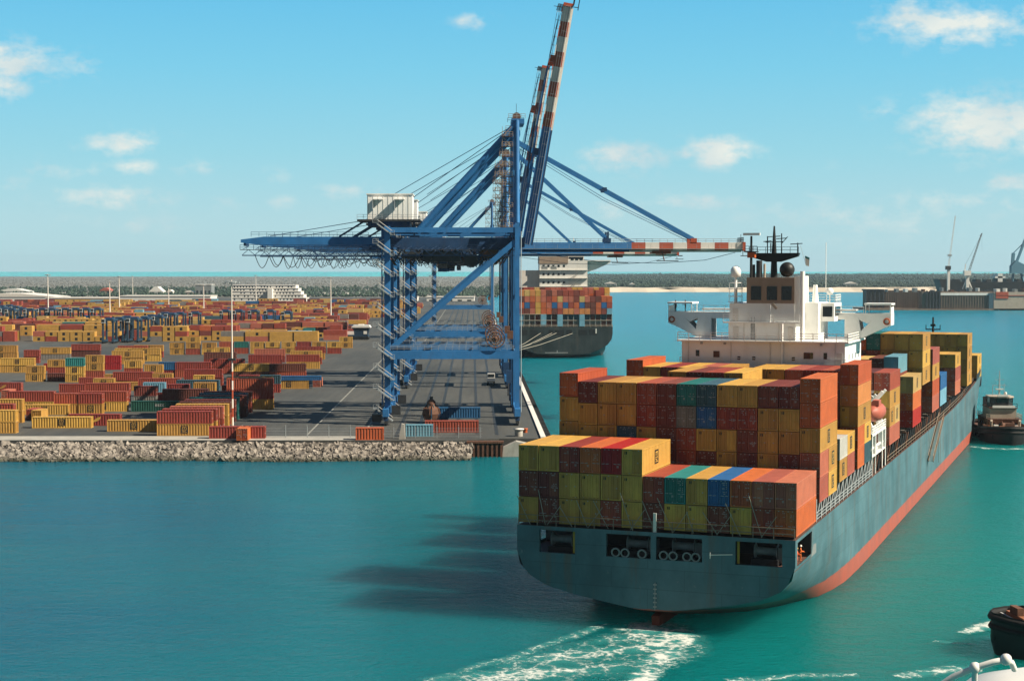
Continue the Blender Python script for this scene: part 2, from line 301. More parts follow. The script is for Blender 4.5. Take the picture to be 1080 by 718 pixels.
# ------------------------------------------------------------------ helpers: meshes
class MB:
    def __init__(s): s.v = []; s.f = []; s.mi = []; s.sm = []; s.mats = []
    def m(s, mat):
        if mat not in s.mats: s.mats.append(mat)
        return s.mats.index(mat)
    def add(s, vs, fs, mat, smooth=False):
        o = len(s.v); s.v += [tuple(p) for p in vs]; i = s.m(mat)
        for f in fs: s.f.append(tuple(o + k for k in f)); s.mi.append(i); s.sm.append(smooth)
    def box(s, a, b, mat):
        (x0, y0, z0), (x1, y1, z1) = a, b
        if x0 > x1: x0, x1 = x1, x0
        if y0 > y1: y0, y1 = y1, y0
        if z0 > z1: z0, z1 = z1, z0
        s.add([(x0, y0, z0), (x1, y0, z0), (x1, y1, z0), (x0, y1, z0), (x0, y0, z1), (x1, y0, z1), (x1, y1, z1), (x0, y1, z1)],
              [(0, 3, 2, 1), (4, 5, 6, 7), (0, 1, 5, 4), (1, 2, 6, 5), (2, 3, 7, 6), (3, 0, 4, 7)], mat)
    def bar(s, p, q, w, h, mat):
        p, q = Vector(p), Vector(q); d = (q - p).normalized()
        side = d.cross(Vector((0, 0, 1)))
        if side.length < 1e-4: side = Vector((1, 0, 0))
        side.normalize(); up = side.cross(d).normalized()
        a = side * w / 2; b = up * h / 2
        s.add([p - a - b, p + a - b, p + a + b, p - a + b, q - a - b, q + a - b, q + a + b, q - a + b],
              [(0, 1, 2, 3), (7, 6, 5, 4), (4, 5, 1, 0), (5, 6, 2, 1), (6, 7, 3, 2), (7, 4, 0, 3)], mat)
    def tube(s, pts, r, mat, n=6, close=False):
        pts = [Vector(p) for p in pts]; K = len(pts); rs = r if isinstance(r, (list, tuple)) else [r] * K
        ring = []
        ref = None
        for i, p in enumerate(pts):
            d = (pts[min(i + 1, K - 1)] - pts[max(i - 1, 0)])
            if close: d = pts[(i + 1) % K] - pts[i - 1]
            d.normalize()
            a = d.cross(Vector((0, 0, 1)) if abs(d.z) < .95 else Vector((0, 1, 0))) if ref is None else ref - d * ref.dot(d)
            if a.length < 1e-5: a = d.cross(Vector((1, 0, 0)))
            a.normalize(); ref = a; b = d.cross(a)
            ring += [p + (a * math.cos(2 * math.pi * k / n) + b * math.sin(2 * math.pi * k / n)) * rs[i] for k in range(n)]
        fs = []
        for i in range(K if close else K - 1):
            j = (i + 1) % K
            for k in range(n): fs.append((i * n + k, i * n + (k + 1) % n, j * n + (k + 1) % n, j * n + k))
        s.add(ring, fs, mat, True)
        if not close:
            s.add(ring[:n], [tuple(range(n))[::-1]], mat); s.add(ring[-n:], [tuple(range(n))], mat)
    def prism(s, poly, off, mat):
        n = len(poly); o = Vector(off); a = [Vector(p) for p in poly]
        s.add(a + [p + o for p in a], [tuple(range(n))[::-1], tuple(range(n, 2 * n))] + [(i, (i + 1) % n, n + (i + 1) % n, n + i) for i in range(n)], mat)
    def lathe(s, prof, c, mat, n=16, axis='Z', smooth=True):
        c = Vector(c); vs = []
        for r, h in prof:
            for k in range(n):
                t = 2 * math.pi * k / n; a, b = r * math.cos(t), r * math.sin(t)
                vs.append(c + (Vector((a, b, h)) if axis == 'Z' else Vector((h, a, b)) if axis == 'X' else Vector((a, h, b))))
        K = len(prof)
        s.add(vs, [(i * n + k, i * n + (k + 1) % n, (i + 1) * n + (k + 1) % n, (i + 1) * n + k) for i in range(K - 1) for k in range(n)], mat, smooth)
    def ball(s, c, r, mat, n=12, sq=(1, 1, 1)):
        h = n // 2 + 1
        vs = [(c[0] + sq[0] * r * math.sin(math.pi * i / h) * math.cos(2 * math.pi * k / n), c[1] + sq[1] * r * math.sin(math.pi * i / h) * math.sin(2 * math.pi * k / n), c[2] + sq[2] * r * math.cos(math.pi * i / h)) for i in range(h + 1) for k in range(n)]
        s.add(vs, [(i * n + k, (i + 1) * n + k, (i + 1) * n + (k + 1) % n, i * n + (k + 1) % n) for i in range(h) for k in range(n)], mat, True)
    def rail(s, pts, h, mat, r=.035, step=1.8, bars=2):
        for a, b in zip(pts, pts[1:]):
            a, b = Vector(a), Vector(b); d = (b - a).length; k = max(1, int(d / step))
            for i in range(k + 1):
                p = a.lerp(b, i / k); s.bar(p, p + Vector((0, 0, h)), r * 2, r * 2, mat)
            for j in range(bars): 
                o = Vector((0, 0, h * (j + 1) / bars)); s.bar(a + o, b + o, r * 2, r * 2, mat)
    def mesh(s, name):
        me = bpy.data.meshes.new(name); me.from_pydata(s.v, [], s.f)
        for mt in s.mats: me.materials.append(mt)
        me.polygons.foreach_set('material_index', s.mi); me.polygons.foreach_set('use_smooth', s.sm); me.update()
        return me
    def build(s, name, parent=None, loc=None):
        o = bpy.data.objects.new(name, s.mesh(name)); COL.objects.link(o)
        if parent: o.parent = parent
        if loc is not None: o.location = loc
        return o
def tag(o, label=None, cat=None, group=None, kind=None):
    if label: o['label'] = label
    if cat: o['category'] = cat
    if group: o['group'] = group
    if kind: o['kind'] = kind
    return o
def empty(name, loc, rz=0, label=None, cat=None, group=None):
    o = bpy.data.objects.new(name, None); COL.objects.link(o); o.location = loc; o.rotation_euler = (0, 0, rz); o.empty_display_size = .5
    return tag(o, label, cat, group)
def copy_tree(o, parent=None):
    c = o.copy(); COL.objects.link(c)
    if parent: c.parent = parent
    for ch in list(o.children): copy_tree(ch, c)
    return c
def fix_normals(me):
    import bmesh
    bm = bmesh.new(); bm.from_mesh(me); bmesh.ops.recalc_face_normals(bm, faces=bm.faces); bm.to_mesh(me); bm.free()

ORD = ['first', 'second', 'third', 'fourth', 'fifth', 'sixth', 'seventh', 'eighth', 'ninth', 'tenth', 'eleventh', 'twelfth', 'thirteenth', 'fourteenth', 'fifteenth', 'sixteenth', 'seventeenth', 'eighteenth', 'nineteenth', 'twentieth', 'twenty-first', 'twenty-second', 'twenty-third', 'twenty-fourth', 'twenty-fifth', 'twenty-sixth', 'twenty-seventh', 'twenty-eighth']

# ================================================================== SETTING
TZ = 3.5                       # terminal level above the water
TROT = R(1.4)                  # the quay runs a little left of straight ahead
def tx(x, d): return x - .0244 * (d - 390)

b = MB()
ys = [-200, 60, 140, 200, 260, 340, 460, 700, 1100, 1800, 3200, 6000, 12000, 26000]
xs = [-16000, -3000, -800, -250, -80, 0, 80, 250, 800, 3000, 16000]
b.add([(x, y, 0) for y in ys for x in xs], [(j * 11 + i, j * 11 + i + 1, (j + 1) * 11 + i + 1, (j + 1) * 11 + i) for j in range(len(ys) - 1) for i in range(10)], M['water'])
tag(b.build('sea'), 'teal harbour water with small ripples', 'sea', kind='structure')

b = MB()
def quay_x(d): return 6.94 - .0236 * (d - 360.7)
EDGE = [(-900, 352), (-14, 352), (quay_x(352) - 10, 356), (quay_x(352), 356), (quay_x(2150), 2150), (-900, 2150)]
b.prism([(x, y, -4) for x, y in EDGE], (0, 0, 4 + TZ), M['asphalt'])
o = b.build('terminal_ground'); tag(o, 'dark asphalt of the container terminal', 'ground', kind='structure'); fix_normals(o.data)
b = MB()
b.add([(-900, 352.5, TZ + .02), (-30, 352.5, TZ + .02), (-30, 361.0, TZ + .02), (-900, 362.0, TZ + .02)], [(0, 1, 2, 3)], M['gravel'])
tag(b.build('perimeter_road'), 'pale dusty road behind the rock shore', 'road', kind='structure')
b = MB()
for x in (-46.5, -34, -26.5, -22, -17.5, -13, -8.5, -4):
    a0, a1 = tx(x, 364), tx(x, 1500); w = .22 if x < -30 else .4
    b.add([(a0 - w, 364, TZ + .012), (a0 + w, 364, TZ + .012), (a1 + w, 1500, TZ + .012), (a1 - w, 1500, TZ + .012)], [(0, 1, 2, 3)], M['line'] if x in (-46.5, -34) else M['dark'])
tag(b.build('lane_marking'), 'faded lane lines along the quay apron', 'road marking', kind='structure')

# land beyond the terminal
def land_z(x, y):
    z = 2.4
    if x > 60: z = 1.0 + 6.5 * min(1, max(0, (y - 2905) / 60)) + 9 * min(1, max(0, (y - 3500) / 3500))
    return z
b = MB()
def grid(xr, yr, mat):
    n, k = len(xr), len(yr)
    b.add([(x, y, land_z(x, y)) for y in yr for x in xr], [(j * n + i, j * n + i + 1, (j + 1) * n + i + 1, (j + 1) * n + i) for j in range(k - 1) for i in range(n - 1)], mat)
grid([-5000, -2000, -1000, -500, -200, -36], [2149, 2400, 3000, 5000, 8600], M['land'])
grid([-36, 59], [2880, 3000, 5000, 8600], M['land'])
grid([61, 300, 800, 2000, 5000], [2955, 3000, 3500, 5000, 7000, 8600], M['leaf'])
tag(b.build('land'), 'flat scrub covered land behind the harbour', 'land', kind='structure')
b = MB(); K = 60
pts = [(20 + i * 22, 2900 + 14 * math.sin(i * 1.7) + 10 * math.sin(i * .63)) for i in range(K)]
v = []
for x, y in pts: v += [(x, y, -.5), (x, y + 26, 3.2 + rnd.uniform(-.6, .6)), (x, y + 62, 7.7 + rnd.uniform(-.5, .8)), (x, y + 130, 6.0)]
b.add(v, [(i * 4 + k, (i + 1) * 4 + k, (i + 1) * 4 + k + 1, i * 4 + k + 1) for i in range(K - 1) for k in range(3)], M['sand'])
tag(b.build('beach'), 'pale sand beach on the far shore', 'beach', kind='structure')

# woods and scrub: thousands of small clumps, nobody could count them
def clump(b, c, r, mat, h=1.0):
    n = 5; a0 = rnd.random() * 6
    vs = [(c[0], c[1], c[2] + r * h * rnd.uniform(1.2, 1.8))]
    for k in range(n):
        t = a0 + 2 * math.pi * k / n; q = r * rnd.uniform(.7, 1.25); vs.append((c[0] + q * math.cos(t), c[1] + q * math.sin(t), c[2] + r * h * rnd.uniform(.3, 1.0)))
    for k in range(n):
        t = a0 + .6 + 2 * math.pi * k / n; q = r * rnd.uniform(.3, .6); vs.append((c[0] + q * math.cos(t), c[1] + q * math.sin(t), c[2] - .2 * r))
    b.add(vs, [(0, 1 + k, 1 + (k + 1) % n) for k in range(n)] + [(1 + k, 6 + k, 6 + (k + 1) % n, 1 + (k + 1) % n) for k in range(n)], mat)
b = MB()
for i in range(20000):
    y = 3030 + 5200 * rnd.random() ** 1.8; x = rnd.uniform(-40, y * .36)
    r = rnd.uniform(1.1, 2.7) * (1.0 + .55 * math.sin(x * .013 + math.sin(y * .004) * 2) * math.sin(y * .006 + 1)) * (1.5 if rnd.random() < .1 else 1)
    clump(b, (x, y, land_z(x, y)), r, M['leaf'], rnd.uniform(.8, 1.2))
tag(b.build('forest'), 'dark green pine wood along the far shore', 'forest', kind='stuff')
b = MB()
for i in range(15000):
    y = 2250 + 5800 * rnd.random() ** 1.5; x = rnd.uniform(-y * .36, -20)
    near = y < 3300
    if near and rnd.random() < .8: clump(b, (x, y, 2.4), rnd.uniform(1.5, 3.6), M['leaf'], rnd.uniform(.8, 1.4))
    else: clump(b, (x, y, 2.4), rnd.uniform(1, 2.6), M['scrub'], .6)
tag(b.build('scrubland'), 'grey green scrub and low trees behind the container yard', 'scrub', kind='stuff')

# rock shore
b = MB()
def rock(b, c, r, mat):
    import itertools
    q = Matrix.Rotation(rnd.random() * 6, 3, 'Z') @ Matrix.Rotation(rnd.uniform(-1, 1), 3, 'X') @ Matrix.Rotation(rnd.uniform(-1, 1), 3, 'Y')
    s = (rnd.uniform(.7, 1.2), rnd.uniform(.5, .9), rnd.uniform(.5, .85))
    base = [(-1, -1, -1), (1, -1, -1), (1, 1, -1), (-1, 1, -1), (-1, -1, 1), (1, -1, 1), (1, 1, 1), (-1, 1, 1)]
    vs = [Vector(c) + q @ Vector((p[0] * s[0] * rnd.uniform(.5, 1), p[1] * s[1] * rnd.uniform(.5, 1), p[2] * s[2] * rnd.uniform(.5, 1))) * r for p in base]
    b.add(vs, [(0, 3, 2, 1), (4, 5, 6, 7), (0, 1, 5, 4), (1, 2, 6, 5), (2, 3, 7, 6), (3, 0, 4, 7)], mat)
v = [(-400, 342.2, -1.6), (-9, 346, -1.6), (-400, 352.0, TZ - .5), (-9, 352.6, TZ - .5)]
b.add(v, [(0, 1, 3, 2)], M['rock'])
for i in range(8500):
    x = rnd.uniform(-150, -9); t = rnd.random()
    y0 = 343.0 + 1.1 * math.sin(x * .11) * math.sin(x * .037 + 1) + max(0, (x + 45)) * .075
    y = y0 + (352.0 - y0) * t; z = -.45 + (TZ - .45) * t
    rock(b, (x, y + rnd.uniform(-.3, .3), z + rnd.uniform(-.15, .25)), rnd.uniform(.28, .75) * (1.35 if rnd.random() < .12 else 1), M['rock'])
tag(b.build('rock_revetment'), 'sloping shore of loose pale boulders below the terminal', 'rocks', kind='stuff')

# quay wall: concrete face with kerb and fenders
q = empty('quay_wall', (quay_x(356), 356, 0), TROT * .97, 'concrete quay edge with a pale kerb and black fenders along the berth', 'quay wall')
b = MB(); b.box((-.6, 0, -3), (.55, 1100, TZ + .02), M['concrete']); b.build('wall_face', q)
b = MB(); b.box((-.75, .05, TZ + .02), (.35, 1100, TZ + .38), M['cwhite']); b.build('kerb', q)
for k in range(70):
    b = MB(); y = 3 + k * 3.4; b.box((.56, y, -.2), (1.9, y + 1.5, TZ - .3), M['rubber']); b.box((1.9, y + .1, 0), (2.05, y + 1.4, TZ - .5), M['rubber']); b.build('fender', q)
# steel sheet piles closing the rock shore
q = empty('sheet_pile_wall', (-9.5, 351.2, 0), 0, 'brown rusty steel sheet pile wall where the rock shore meets the quay', 'wall')
b = MB(); b.box((0, .3, -2), (7.4, .8, 3.0), M['rust'])
for k in range(8): b.box((k * 1.0, -.25, -2), (k * 1.0 + .45, .4, 2.9), M['rust'])
b.build('piling', q)
b = MB(); b.box((-.3, -.4, 3.0), (7.7, 1.0, 3.45), M['rust']); b.build('cap_beam', q)
b = MB(); b.prism([(0, 0, 0), (6, 0, 0), (6.4, 0, 2.6), (3, 0, 3.3), (.2, 0, 2)], (0, 3, 0), M['concrete'])
o = b.build('concrete_block', None, (-2.1, 351.5, .0)); tag(o, 'broken concrete slab beside the rusty sheet pile wall', 'concrete slab')

# ================================================================== CONTAINERS
LEN = {20: 6.06, 40: 12.19, 45: 13.72}
CW = 2.40
MESH = {}
def cbody(L, H, k):
    key = ('b', L, H, k)
    if key in MESH: return MESH[key]
    b = MB(); m = cmat(k); l, w = LEN[L] / 2, CW / 2
    t = .16
    for sx in (-1, 1):
        for sy in (-1, 1): b.box((sx * l, sy * w, 0), (sx * (l - t), sy * (w - t), H), m)
    for sy in (-1, 1):
        b.box((-l + t, sy * w, 0), (l - t, sy * (w - .10), .16), m); b.box((-l + t, sy * w, H - .12), (l - t, sy * (w - .10), H), m)
        # corrugated side
        n = int(LEN[L] / .62); st = (2 * l - 2 * t) / n; vs = []; y0, y1 = w - .02, w - .095
        for i in range(n):
            x = -l + t + i * st
            for dx, yy in ((0, y0), (.38 * st, y0), (.5 * st, y1), (.88 * st, y1)): vs.append((x + dx, sy * yy))
        vs.append((l - t, sy * y0)); K = len(vs)
        V = [(x, y, .16) for x, y in vs] + [(x, y, H - .12) for x, y in vs]
        b.add(V, [(i, i + 1, K + i + 1, K + i) if sy < 0 else (i + 1, i, K + i, K + i + 1) for i in range(K - 1)], m)
    # roof with shallow ribs
    n = int(LEN[L] / 1.2); st = (2 * l - .2) / n; xs_ = []
    for i in range(n): xs_ += [(-l + .1 + i * st, H - .045), (-l + .1 + i * st + .5 * st, H - .045), (-l + .1 + i * st + .56 * st, H - .015), (-l + .1 + i * st + .94 * st, H - .015)]
    xs_.append((l - .1, H - .045)); K = len(xs_)
    b.add([(x, -w + .09, z) for x, z in xs_] + [(x, w - .09, z) for x, z in xs_], [(i, i + 1, K + i + 1, K + i) for i in range(K - 1)], m)
    # front end, door header and sill, floor
    b.box((l - .12, -w + t, .16), (l - .05, w - t, H - .12), m)
    for x in (-l, l - .1): b.box((x, -w + t, 0), (x + .1, w - t, .16), m); b.box((x, -w + t, H - .12), (x + .1, w - t, H), m)
    b.box((-l + .1, -w + .1, .1), (l - .1, w - .1, .15), M['dark'])
    # corner castings
    for sx in (-1, 1):
        for sy in (-1, 1):
            for z in (0, H - .12): b.box((sx * (l + .008), sy * (w + .008), z - .004), (sx * (l - .178), sy * (w - .162), z + .124), m)
    me = b.mesh('body'); fix_normals(me); MESH[key] = me; return me
def cdoor(L, H, k, side, var):
    key = ('d', L, H, k, side, var)
    if key in MESH: return MESH[key]
    b = MB(); m = cmat(k); l, w = LEN[L] / 2, CW / 2; rr = random.Random(var * 7 + side + ord(k))
    ya, yb = (.012, w - .17) if side > 0 else (-w + .17, -.012); x = -l + .09
    b.box((x, ya, .17), (x + .06, yb, H - .13), m)
    plain = k in 'YA'
    if not plain:
        for i in range(4): z = .3 + i * (H - .6) / 4; b.box((x - .03, ya + .06, z), (x - .002, yb - .06, z + (H - .6) / 4 - .1), m)
    for f in (.28, .74):
        y = ya + (yb - ya) * f
        b.bar((x - .055, y, .1), (x - .055, y, H - .08), .05, .05, m)
        for z in (.12, H - .2): b.box((x - .09, y - .06, z), (x - .02, y + .06, z + .08), M['mark'] if (not plain and z > 1) or rr.random() < .3 else m)
        b.bar((x - .10, y, 1.15), (x - .10, y + .35 * side, 1.12), .03, .05, M['galv'] if not plain else m)
    mk = M['mark']
    if plain:
        if side < 0: pass
        else: b.box((x - .012, yb - .42, H - .62), (x - .002, yb - .12, H - .30), M['black'])
        if rr.random() < .6: b.box((x - .012, ya + .25, H * .45), (x - .002, ya + .45, H * .45 + .12), mk)
    else:
        nrow = 7 if side < 0 else 3
        for r_ in range(nrow):
            if rr.random() < .4: continue
            z = H - .42 - r_ * .2
            y = ya + .12
            for c_ in range(rr.randint(2, 5)):
                wd = rr.choice((.06, .08, .11))
                if y + wd > yb - .1: break
                if rr.random() < .8: b.box((x - .04, y, z), (x - .031, y + wd, z + .085), mk)
                y += wd + .05
        if rr.random() < .6: b.box((x - .04, ya + .2, .7), (x - .031, ya + .38, .95), mk)
    me = b.mesh('door_leaf'); fix_normals(me); MESH[key] = me; return me
def emblem_mesh(L, H, sy, small=False):
    key = ('e', L, H, sy)
    if key in MESH: return MESH[key]
    # a dark square panel with a yellow m above s and c
    b = MB(); w = CW / 2; s = .8; zc = H / 2 + .05; y0, y1 = sy * (w - .018), sy * (w + .004); y2 = sy * (w + .012)
    b.box((-s, y0, zc - s), (s, y1, zc + s), M['black']); ym = cmat('Y')
    def st(x0, z0, x1, z1): b.box((x0 * -sy * s, y1, zc + z0 * s), (x1 * -sy * s, y2, zc + z1 * s), ym)
    for x in (-.62, -.1, .42): st(x, .12, x + .18, .72)
    st(-.62, .6, .6, .76)
    for z in (-.14, -.46, -.78): st(-.66, z, -.08, z + .13)
    st(-.66, -.4, -.53, -.1); st(-.21, -.72, -.08, -.4)
    st(.1, -.14, .66, -.01); st(.1, -.78, .66, -.65); st(.1, -.74, .24, -.04)
    me = b.mesh('emblem'); fix_normals(me); MESH[key] = me; return me
def swoosh_mesh():
    b = MB(); w = CW / 2; y0 = w - .015
    P = [(-2.6, 1.0), (-1.2, .95), (-.3, 1.15), (.2, 1.5), (.7, 1.9), (1.6, 2.15), (1.5, 1.75), (1.2, 1.35), (.6, 1.05), (-.2, .85), (-1.2, .8), (-2.6, .85)]
    b.prism([(-x, y0, z) for x, z in P], (0, .02, 0), cmat('Y')); me = b.mesh('emblem'); fix_normals(me); return me
def letters_mesh(sy, H, x0, n, col=None):
    b = MB(); w = CW / 2; rr = random.Random(3)
    for i in range(n):
        x = x0 + i * .62
        b.box((x * -sy, sy * (w - .015), H * .52), ((x + .14) * -sy, sy * (w + .005), H * .52 + .6), col or M['mark'])
        for z in (0, .24, .47):
            if rr.random() < .7: b.box(((x + .14) * -sy, sy * (w - .015), H * .52 + z), ((x + .45) * -sy, sy * (w + .005), H * .52 + z + .13), col or M['mark'])
    me = b.mesh('lettering'); fix_normals(me); return me
LETTER = letters_mesh(1, 2.6, .2, 4); SWOOSH = swoosh_mesh()
NC = [0]
def part(name, me, parent, loc=(0, 0, 0)):
    o = bpy.data.objects.new(name, me); COL.objects.link(o); o.parent = parent; o.location = loc; return o
LABELS = set()
def container(loc, rz, L, H, k, label, group, doors=True, emb=None, extra=None):
    """emb: sides (-1/+1 in local y) that carry the square emblem"""
    c = empty('shipping_container', loc, rz, label, 'shipping container', group)
    part('body', cbody(L, H, k), c)
    if doors:
        v = NC[0] % 5
        part('door_leaf', cdoor(L, H, k, 1, v), c); part('door_leaf', cdoor(L, H, k, -1, v), c)
    if emb and k in 'YA':
        for s in emb: part('emblem', emblem_mesh(L, H, s), c)
    if extra: part(*extra, c)
    NC[0] += 1
    return c

# ================================================================== THE BIG SHIP
PSI = R(20.5); SX, SD = 15.89, 182.4
SROT = math.pi / 2 - PSI
def sw(u, v, w): return Vector((SX + u * math.sin(PSI) + v * math.cos(PSI), SD + u * math.cos(PSI) - v * math.sin(PSI), w))
ship = empty('container_ship', (SX, SD, 0), SROT, 'large grey blue container ship with red waterline leaving the port, stern towards the viewer', 'container ship')
def S(u, v, w): return (u, -v, w)

TR = [(0, 2.2), (2, 2.25), (4.2, 2.6), (7, 3.05), (9.4, 3.45), (12.6, 4.25), (14.6, 5.3), (15.8, 6.6), (16.1, 8.0), (16.15, 10.6), (16.15, 11.0)]
MID = [(0, -9), (5, -9), (10, -9), (13.5, -8.6), (15.3, -7), (16.0, -4.5), (16.15, -1.5), (16.15, 2.6), (16.15, 8.0), (16.15, 10.6), (16.15, 11.0)]
def smooth(t): t = max(0, min(1, t)); return t * t * (3 - 2 * t)
def station(u):
    t = smooth((u + .5) / 52) if u < 52 else 1
    t2 = max(0, min(1, u / 34)) ** .8 if u > 0 else 0
    pts = []
    sheer = 0 if u < 150 else 5.2 * ((u - 150) / 128) ** 1.9
    for (va, wa), (vb, wb) in zip(TR, MID):
        v = va + (vb - va) * t; w = wa + (wb - wa) * max(t, t2 * .55)
        pts.append([v, w])
    for i, p in enumerate(pts):
        w = p[1]
        f = max(0, min(1, (w + 9) / 20))
        end = 262 + 16 * f            # stem rakes forward with height
        start = 196 + 46 * f
        if u > start:
            s = min(1, (u - start) / (end - start)); p[0] *= max(0, 1 - s ** (2.0 + 1.1 * f))
        if w > 2: p[1] = w + sheer * (w - 2) / 9
    return pts
US = [-.5, .8, 3, 6, 9.5, 12.5, 16, 20, 25, 30, 35, 40, 46, 52, 80, 110, 140, 160, 180, 196, 206, 216, 226, 234, 242, 249, 255, 260, 264, 268, 271, 274, 276, 278]
hb = MB(); st = [station(u) for u in US]; n = len(TR)
vs = []
for u, pts in zip(US, st):
    for sgn in (1, -1):
        for v, w in pts: vs.append(S(u, v * sgn, w))
fs = []
for i in range(len(US) - 1):
    for sgn in (0, 1):
        for j in range(n - 1):
            if j == 8 and .5 < US[i] < 9: continue                 # open mooring deck on the quarter
            a = i * 2 * n + sgn * n + j; c = (i + 1) * 2 * n + sgn * n + j
            fs.append((a, c, c + 1, a + 1) if sgn == 0 else (a + 1, c + 1, c, a))
hb.add(vs, fs, M['hull'], True)
hull = hb.build('hull', ship); fix_normals(hull.data)
# transom plate with four openings
tb = MB(); U0 = -.5; OP = [(-13.4, -9.1), (-5.4, -.15), (.45, 5.75), (9.5, 14.7)]
low = [(v, w) for v, w in TR[:9]]
poly = [(-v, w) for v, w in low[::-1]] + low[1:]
# plate below the openings, split in strips so that it stays convex
def strip(v0, v1):
    def wl(v):
        v = abs(v)
        for (a, wa), (c, wc) in zip(TR, TR[1:]):
            if a <= v <= c: return wa + (wc - wa) * (v - a) / max(1e-6, c - a)
        return 8.0
    k = max(1, int((v1 - v0) / .8))
    for i in range(k):
        a = v0 + (v1 - v0) * i / k; c = v0 + (v1 - v0) * (i + 1) / k
        tb.add([S(U0, a, min(8, wl(a))), S(U0, c, min(8, wl(c))), S(U0, c, 8), S(U0, a, 8)], [(0, 1, 2, 3)], M['hull'])
strip(-16.1, 16.1)
cuts = [-16.15] + [x for p in OP for x in p] + [16.15]
for i in range(0, len(cuts), 2): tb.add([S(U0, cuts[i], 8), S(U0, cuts[i + 1], 8), S(U0, cuts[i + 1], 10.6), S(U0, cuts[i], 10.6)], [(0, 1, 2, 3)], M['hull'])
tb.add([S(U0, -16.15, 10.6), S(U0, 16.15, 10.6), S(U0, 16.15, 11.05), S(U0, -16.15, 11.05)], [(0, 1, 2, 3)], M['hull'])
for a, c in OP:      # plate thickness round each opening
    for (p0, p1) in (((a, 8), (c, 8)), ((c, 8), (c, 10.6)), ((c, 10.6), (a, 10.6)), ((a, 10.6), (a, 8))):
        tb.add([S(U0, *p0), S(U0, *p1), S(U0 + .5, *p1), S(U0 + .5, *p0)], [(0, 1, 2, 3)], M['hull'])
tb.build('transom', ship)
b = MB()       # mooring deck inside
b.add([S(-.4, -16.1, 7.6), S(-.4, 16.1, 7.6), S(13, 16.1, 7.6), S(13, -16.1, 7.6)], [(0, 1, 2, 3)], M['deck'])
b.box(S(9.4, -16.0, 7.6), S(9.7, 16.0, 10.9), M['dark'])
b.prism([S(9.5, 16.12, 7.61), S(12.6, 16.12, 7.61), S(12.6, 16.12, 10.6)], (0, .2, 0), M['grey'])
b.build('mooring_deck', ship)
b = MB()
for v, rr in ((-4.3, .46), (-3.2, .46), (-1.2, .46), (1.3, .46), (2.4, .46), (4.0, .46), (5.0, .46)):
    b.tube([S(-.35, v + rr * math.cos(t * math.pi / 6), 8.5 + rr * math.sin(t * math.pi / 6)) for t in range(12)], .11, M['grey'], 6, True)
b.build('fairlead', ship)
for v in (-9.35, 9.75):
    b = MB(); b.box(S(-.1, v - .12, 8.05), S(.15, v + .12, 10.55), M['yellow']); b.build('guide_post', ship)
for v in (-11.8, 12.2, -2.6, 2.8):
    b = MB(); b.box(S(2.2, v - 1.5, 7.61), S(4.6, v + 1.5, 8.3), M['dark']); b.lathe([(.2, -1.3), (.9, -1.3), (.9, -1.2), (.45, -1.15), (.45, 1.15), (.9, 1.2), (.9, 1.3), (.2, 1.3)], S(3.4, v, 9.0), M['galv'], 14, 'Y'); b.box(S(2.6, v + 1.4, 8), S(4.2, v + 2.2, 9.6), M['grey']); b.build('mooring_winch', ship)
b = MB(); b.bar(S(-.62, 0.4, 2.3), S(-.62, 0.4, 5.4), .12, .06, M['mark'])
for k in range(6): b.box(S(-.66, .2, 2.6 + k * .5), S(-.6, .6, 2.75 + k * .5), M['mark'])
b.build('draught_mark', ship)
b = MB()
b.prism([S(2.2, .45, -6), S(8.6, .6, -6), S(9.0, .6, 1.9), S(1.4, .35, 1.2)], (0, .9, 0), paint('rudder_red', (.42, .09, .05), .6, .3, .6)); b.build('rudder', ship)
b = MB(); b.bar(S(-.58, 6.6, 8.9), S(-.58, 9.2, 9.1), .1, .1, M['cwhite']); b.bar(S(-.62, 6.7, 8.5), S(-.62, 6.7, 9.2), .12, .1, M['cwhite']); b.build('fender_bar', ship)
# main deck and hatch covers
b = MB(); V = []; 
for u, pts in zip(US, st): V += [S(u, pts[-1][0] - .03, pts[-1][1] - .02), S(u, -pts[-1][0] + .03, pts[-1][1] - .02)]
b.add(V, [(2 * i, 2 * i + 1, 2 * i + 3, 2 * i + 2) for i in range(len(US) - 1)], M['deck']); b.build('main_deck', ship)
for u in (14.3, 29, 43.6, 75.5, 90.3, 105, 119.8, 135.2, 149.6, 164.6, 179.8, 194.2, 208.3, 222.5, 236.5):
    b = MB(); wv = 13.6 if u < 225 else 11.5; b.box(S(u, -wv, 11), S(u + 12.6, wv, 13.4), M['cover']); b.box(S(u + .05, -wv - .15, 13.4), S(u + 12.55, wv + .15, 13.66), M['cover']); b.build('hatch_cover', ship)
